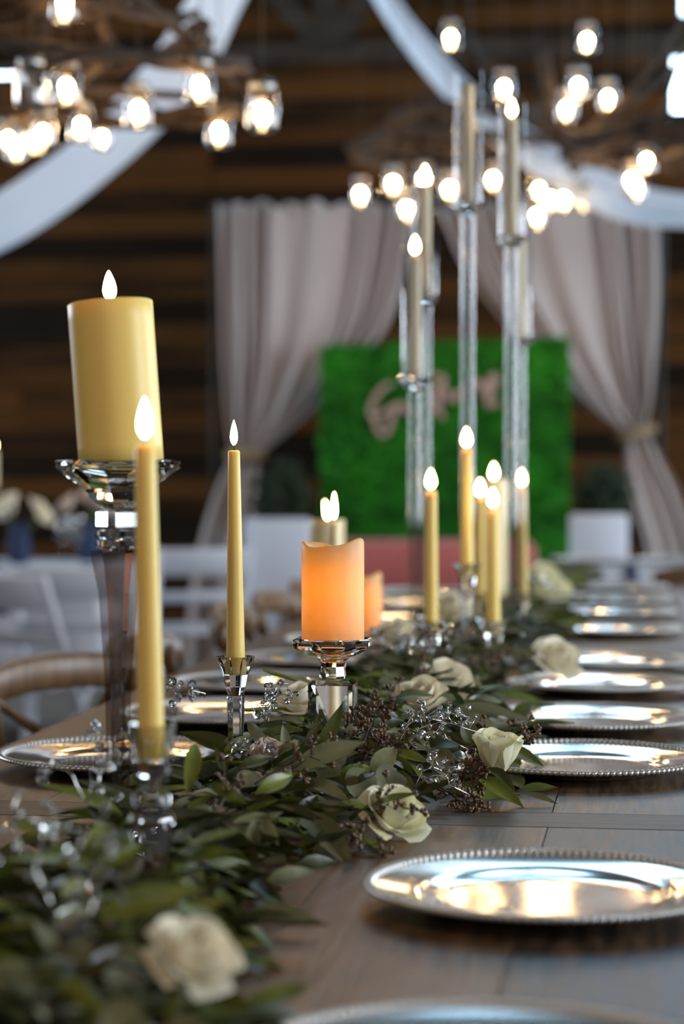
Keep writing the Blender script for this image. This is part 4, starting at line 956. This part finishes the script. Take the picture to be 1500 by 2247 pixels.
def goblet(px, d, label):
    p = P(px, 1200, d); t = thing('wine_glass', (p.x, p.y, ztab), label, 'glass', 'glasses on the clothed table')
    MB().lathe([(.034, .001), (.004, .006), (.004, .09)], 16, cap1=False).build('foot', 'stem_glass', t)
    MB().lathe([(.004, .09), (.03, .11), (.04, .15), (.036, .20)], 16, cap0=False, cap1=False).build('bowl', 'jar_glass', t)
goblet(140, 9.1, 'wine glass on the clothed table, left of two by the pink flowers'); goblet(168, 9.2, 'wine glass on the clothed table, right of two by the pink flowers')
for i, px in enumerate((1295, 1480)):
    p = P(px, 1240, 9.3); charger(Vector((p.x, pr.y + .22, ztab)), ['silver charger on the bluish clothed table beside the high back chair', 'silver charger on the bluish clothed table under the burlap tie'][i], 'chargers on the clothed table')

# ------------------------------------------------------------------ ceiling swags
def swag(name, pts, d0, d1, label, tilt=-.22):
    """pts: (px, py, width px) along the middle of the band"""
    t = thing(name, P(pts[0][0], pts[0][1], d0), label, 'drapery', 'white ceiling swags'); inv = Matrix.Translation(-t.location)
    cs = catmull([Vector((a, b, 0)) for a, b, c in pts], 8); wd = catmull([Vector((c, 0, 0)) for a, b, c in pts], 8); n = len(cs) - 1
    def fn(u, v):
        i = min(int(round(v * n)), n); c = cs[i]; tg = (cs[min(i + 1, n)] - cs[max(i - 1, 0)]).normalized(); nn = Vector((-tg.y, tg.x, 0)); uu = (u - .5)
        q = c + nn * uu * wd[i].x; d = d0 + (d1 - d0) * v + tilt * uu * (1 if nn.y > 0 else -1) + .03 * math.cos(uu * 6) + .012 * math.sin(uu * 22 + v * 6)
        return inv @ P(q.x, q.y, d)
    solidify(MB().grid(fn, 16, n).build('cloth', 'swag', t), .004)
    return t
swag('ceiling_swag', [(620, -260, 60), (560, -140, 85), (475, 0, 112), (405, 130, 124), (305, 250, 118), (205, 345, 112), (100, 425, 116), (0, 487, 116), (-130, 545, 110), (-300, 590, 104), (-700, 655, 96), (-1300, 660, 88), (-2000, 560, 76), (-2640, 430, 60)], 9.6, 8.6, 'broad white fabric swag sweeping down behind the vine chandelier with jars', .9)
swag('ceiling_swag', [(700, -260, 40), (770, -140, 44), (846, 0, 46), (925, 110, 56), (1010, 205, 62), (1100, 285, 70), (1200, 352, 84), (1310, 415, 92), (1400, 450, 84), (1500, 462, 74), (1640, 470, 72), (2300, 430, 66), (3480, 250, 56)], 10.2, 10.2, 'narrow white fabric swag crossing behind the tallest glass cylinders')

# ------------------------------------------------------------------ vine chandeliers with jar lights
def ring_pts(c, R, n, jr, rng, dz=0): return [c + Vector((math.cos(2 * PI * k / n) * (R + rng.gauss(0, jr)), math.sin(2 * PI * k / n) * (R + rng.gauss(0, jr)), dz + rng.gauss(0, jr))) for k in range(n)]
def chandelier(px, py, d, R, label, tiers, seed, top=None):
    c = P(px, py, d); rng = random.Random(seed); t = thing('vine_chandelier', c, label, 'chandelier', 'grapevine chandeliers')
    O = Vector((0, 0, 0)); tz = roof_z(c.x) - c.z - .02
    for (rr, dz) in tiers:
        for k in range(5): MB().tube(catmull(ring_pts(O, rr, 22, .020, rng, dz) , 3), .013, 6, closed=False).build('vine_ring', 'vine', t)
    for k in range(4):
        a = k * PI / 2 + .5; e = Vector((math.cos(a) * R, math.sin(a) * R, 0))
        MB().tube([e, e * .5 + Vector((0, 0, .22)), Vector((0, 0, .55))], .011, 6).build('hanger', 'vine', t)
        MB().tube([e * .98, -e * .98] if k < 2 else [e * .9 + Vector((0, 0, .03)), e * .2 + Vector((0, 0, .28))], .015, 6).build('spoke', 'vine', t)
    MB().tube([(0, 0, .5), (0, 0, tz)], .006, 6).build('chain', 'wire', t)
    return c
jp = [(.030, 0), (.040, .004), (.043, .014), (.043, .088), (.040, .100), (.031, .110), (.031, .128)]
jar_me = MB().lathe(jp + [(r - .0025, z) for r, z in reversed(jp[1:])] + [(.001, .006)], 24, cap0=True, cap1=False).mesh('jar', 'jar_glass')
lid_me = MB().lathe([(.0335, .110), (.0345, .112), (.0345, .130), (.032, .1315), (.001, .1315)], 20, cap0=False).mesh('lid', 'zinc')
bulb_me = MB().lathe([(.003, .0345), (.012, .038), (.0185, .046), (.0215, .056), (.0185, .066), (.012, .074), (.004, .0775)], 16).mesh('bulb', 'bulb')
sock_me = MB().lathe([(.008, .077), (.012, .086), (.012, .112)], 12).mesh('socket', 'wire')
def jar_light(px, py, d, label, group, hang_to, sc=1.0, lit=True):
    """bulb seen at px, py"""
    p = P(px, py, d); loc = p - Vector((0, 0, .055 * sc))
    t = thing('jar_light', loc, label, 'light', group)
    S = Matrix.Scale(sc, 4)
    link('jar', jar_me, t, S); link('lid', lid_me, t, S)
    if lit: link('bulb', bulb_me, t, S @ Matrix.Translation((0, 0, .056)) @ Matrix.Scale(.74, 4) @ Matrix.Translation((0, 0, -.056)))
    link('socket', sock_me, t, S)
    MB().tube([(0, 0, .131 * sc), (0, 0, roof_z(loc.x) - loc.z + .02)], .0016, 4).build('wire', 'wire', t)
cA = chandelier(150, 195, 6.4, .57, 'big grapevine wreath chandelier with hanging glass jars, nearest of the three', [(.57, 0), (.40, .16)], 1)
cB = chandelier(1535, 318, 8.2, .50, 'grapevine chandelier beside the bright gable windows', [(.50, 0)], 2)
tB = [o for o in C.objects if o.name.startswith('vine_chandelier')][-1]
MB().tube([P(1226, 305, 8.2) - cB, P(1206, 200, 8.2) - cB, P(1190, 112, 8.2) - cB], .026, 7).build('hanging_post', 'vine', tB)
cC = chandelier(1030, 330, 10.4, .56, 'dim grapevine chandelier behind the tall glass cylinders, over the curtain tops', [(.56, 0), (.36, .14)], 3)
GA, GB, GC = 'jars on the nearest vine chandelier', 'jars on the chandelier by the gable windows', 'jars on the far vine chandelier'
for px, py, d, sc, lit, lab in [(68, 190, 5.75, 1.0, False, 'unlit clear jar beside the bright window at the picture edge'), (146, 190, 6.0, .95, True, 'jar light just right of the unlit jar'), (178, 275, 6.7, .9, True, 'jar light over the white swag, left of a smaller one'), (224, 300, 7.0, .72, True, 'smaller jar light lowest over the white swag'),
                              (303, 240, 6.3, .98, True, 'jar light hanging in the middle of the white swag'), (438, 186, 5.95, .95, True, 'jar light at the right edge of the white swag'), (480, 286, 6.8, .95, True, 'jar light low, second from the outer end of the vine ring'), (575, 242, 6.1, 1.05, True, 'jar light at the outer end of the vine ring'),
                              (142, 6, 5.9, .95, True, 'jar light at the top edge on the upper vines'), (256, -8, 6.5, .9, True, 'jar light almost wholly above the top edge'), (18, 304, 6.9, .8, True, 'jar light at the picture edge in the bright low cluster'), (36, 326, 7.2, .8, True, 'lowest jar light of the bright low cluster'),
                              (74, 308, 6.9, .8, True, 'jar light in the middle of the bright low cluster'), (95, 290, 6.55, .85, True, 'topmost jar light of the bright low cluster')]:
    jar_light(px, py, d, lab, GA, (cA.z + (.16 if py > 30 else .5)), sc, lit)
for px, py, d, lab in [(1287, 88, 8.6, 'jar light highest beside the gable windows'), (1268, 188, 7.9, 'jar light upper of a close pair by the wooden hanger'), (1242, 238, 8.0, 'jar light lower of a close pair by the wooden hanger'), (1333, 214, 8.1, 'jar light right of the close pair'),
                       (1105, 192, 8.6, 'jar light right above the second tallest glass cylinder'), (988, 82, 8.8, 'lone jar light high, left of the tallest cylinder'), (1418, 352, 8.3, 'upper jar light of three over the swag under the beam'), (1384, 394, 8.4, 'middle jar light of three over the swag'), (1397, 411, 8.6, 'lowest jar light of three over the swag')]:
    jar_light(px, py, d, lab, GB, cB.z + (.02 if py > 200 else .45), .9)
for px, py, lab in [(790, 426, 'leftmost jar light over the curtain tops'), (862, 402, 'jar light second from the outer end over the curtain tops'), (892, 458, 'low jar light left of the left pair cylinder'), (985, 414, 'jar light just left of the tallest cylinder foot'), (1081, 393, 'jar light between the two tallest cylinders'),
                    (1182, 416, 'upper left jar light of the row of four under the swag'), (1205, 436, 'second jar light of the row of four under the swag'), (1236, 437, 'third jar light of the row of four under the swag'), (1277, 437, 'last jar light of the row of four under the swag'), (1177, 474, 'lowest jar light, under the row of four'), (930, 392, 'jar light seen through the left pair cylinder')]:
    jar_light(px, py, 10.2 + random.uniform(-.3, .3), lab, GC, cC.z + .01, 1.02)

# added chandelier, unseen above the near table end, for warm overhead light
cD = Vector((-.55, .45, 2.75)); rngD = random.Random(9)
t = thing('vine_chandelier', cD, 'added grapevine chandelier, unseen over the near table end, for warm overhead light', 'chandelier', 'grapevine chandeliers')
for k in range(4): MB().tube(catmull(ring_pts(Vector((0, 0, 0)), .56, 22, .020, rngD), 3), .013, 6).build('vine_ring', 'vine', t)
for k in range(2):
    e = Vector((math.cos(k * PI / 2 + .3) * .56, math.sin(k * PI / 2 + .3) * .56, 0)); MB().tube([e, -e], .015, 6).build('spoke', 'vine', t)
MB().tube([(0, 0, -.01), (0, 0, roof_z(cD.x) - cD.z + .02)], .006, 6).build('chain', 'wire', t)
for k in range(10):
    a = k * PI / 5; p = cD + Vector((.56 * math.cos(a), .56 * math.sin(a), -.22)); t = thing('jar_light', p, 'added jar light on the unseen chandelier over the near table end', 'light', 'jars on the added chandelier above the picture')
    link('jar', jar_me, t); link('lid', lid_me, t); link('bulb', bulb_me, t); link('socket', sock_me, t)
    MB().tube([(0, 0, .131), (0, 0, .22)], .0016, 4).build('wire', 'wire', t)
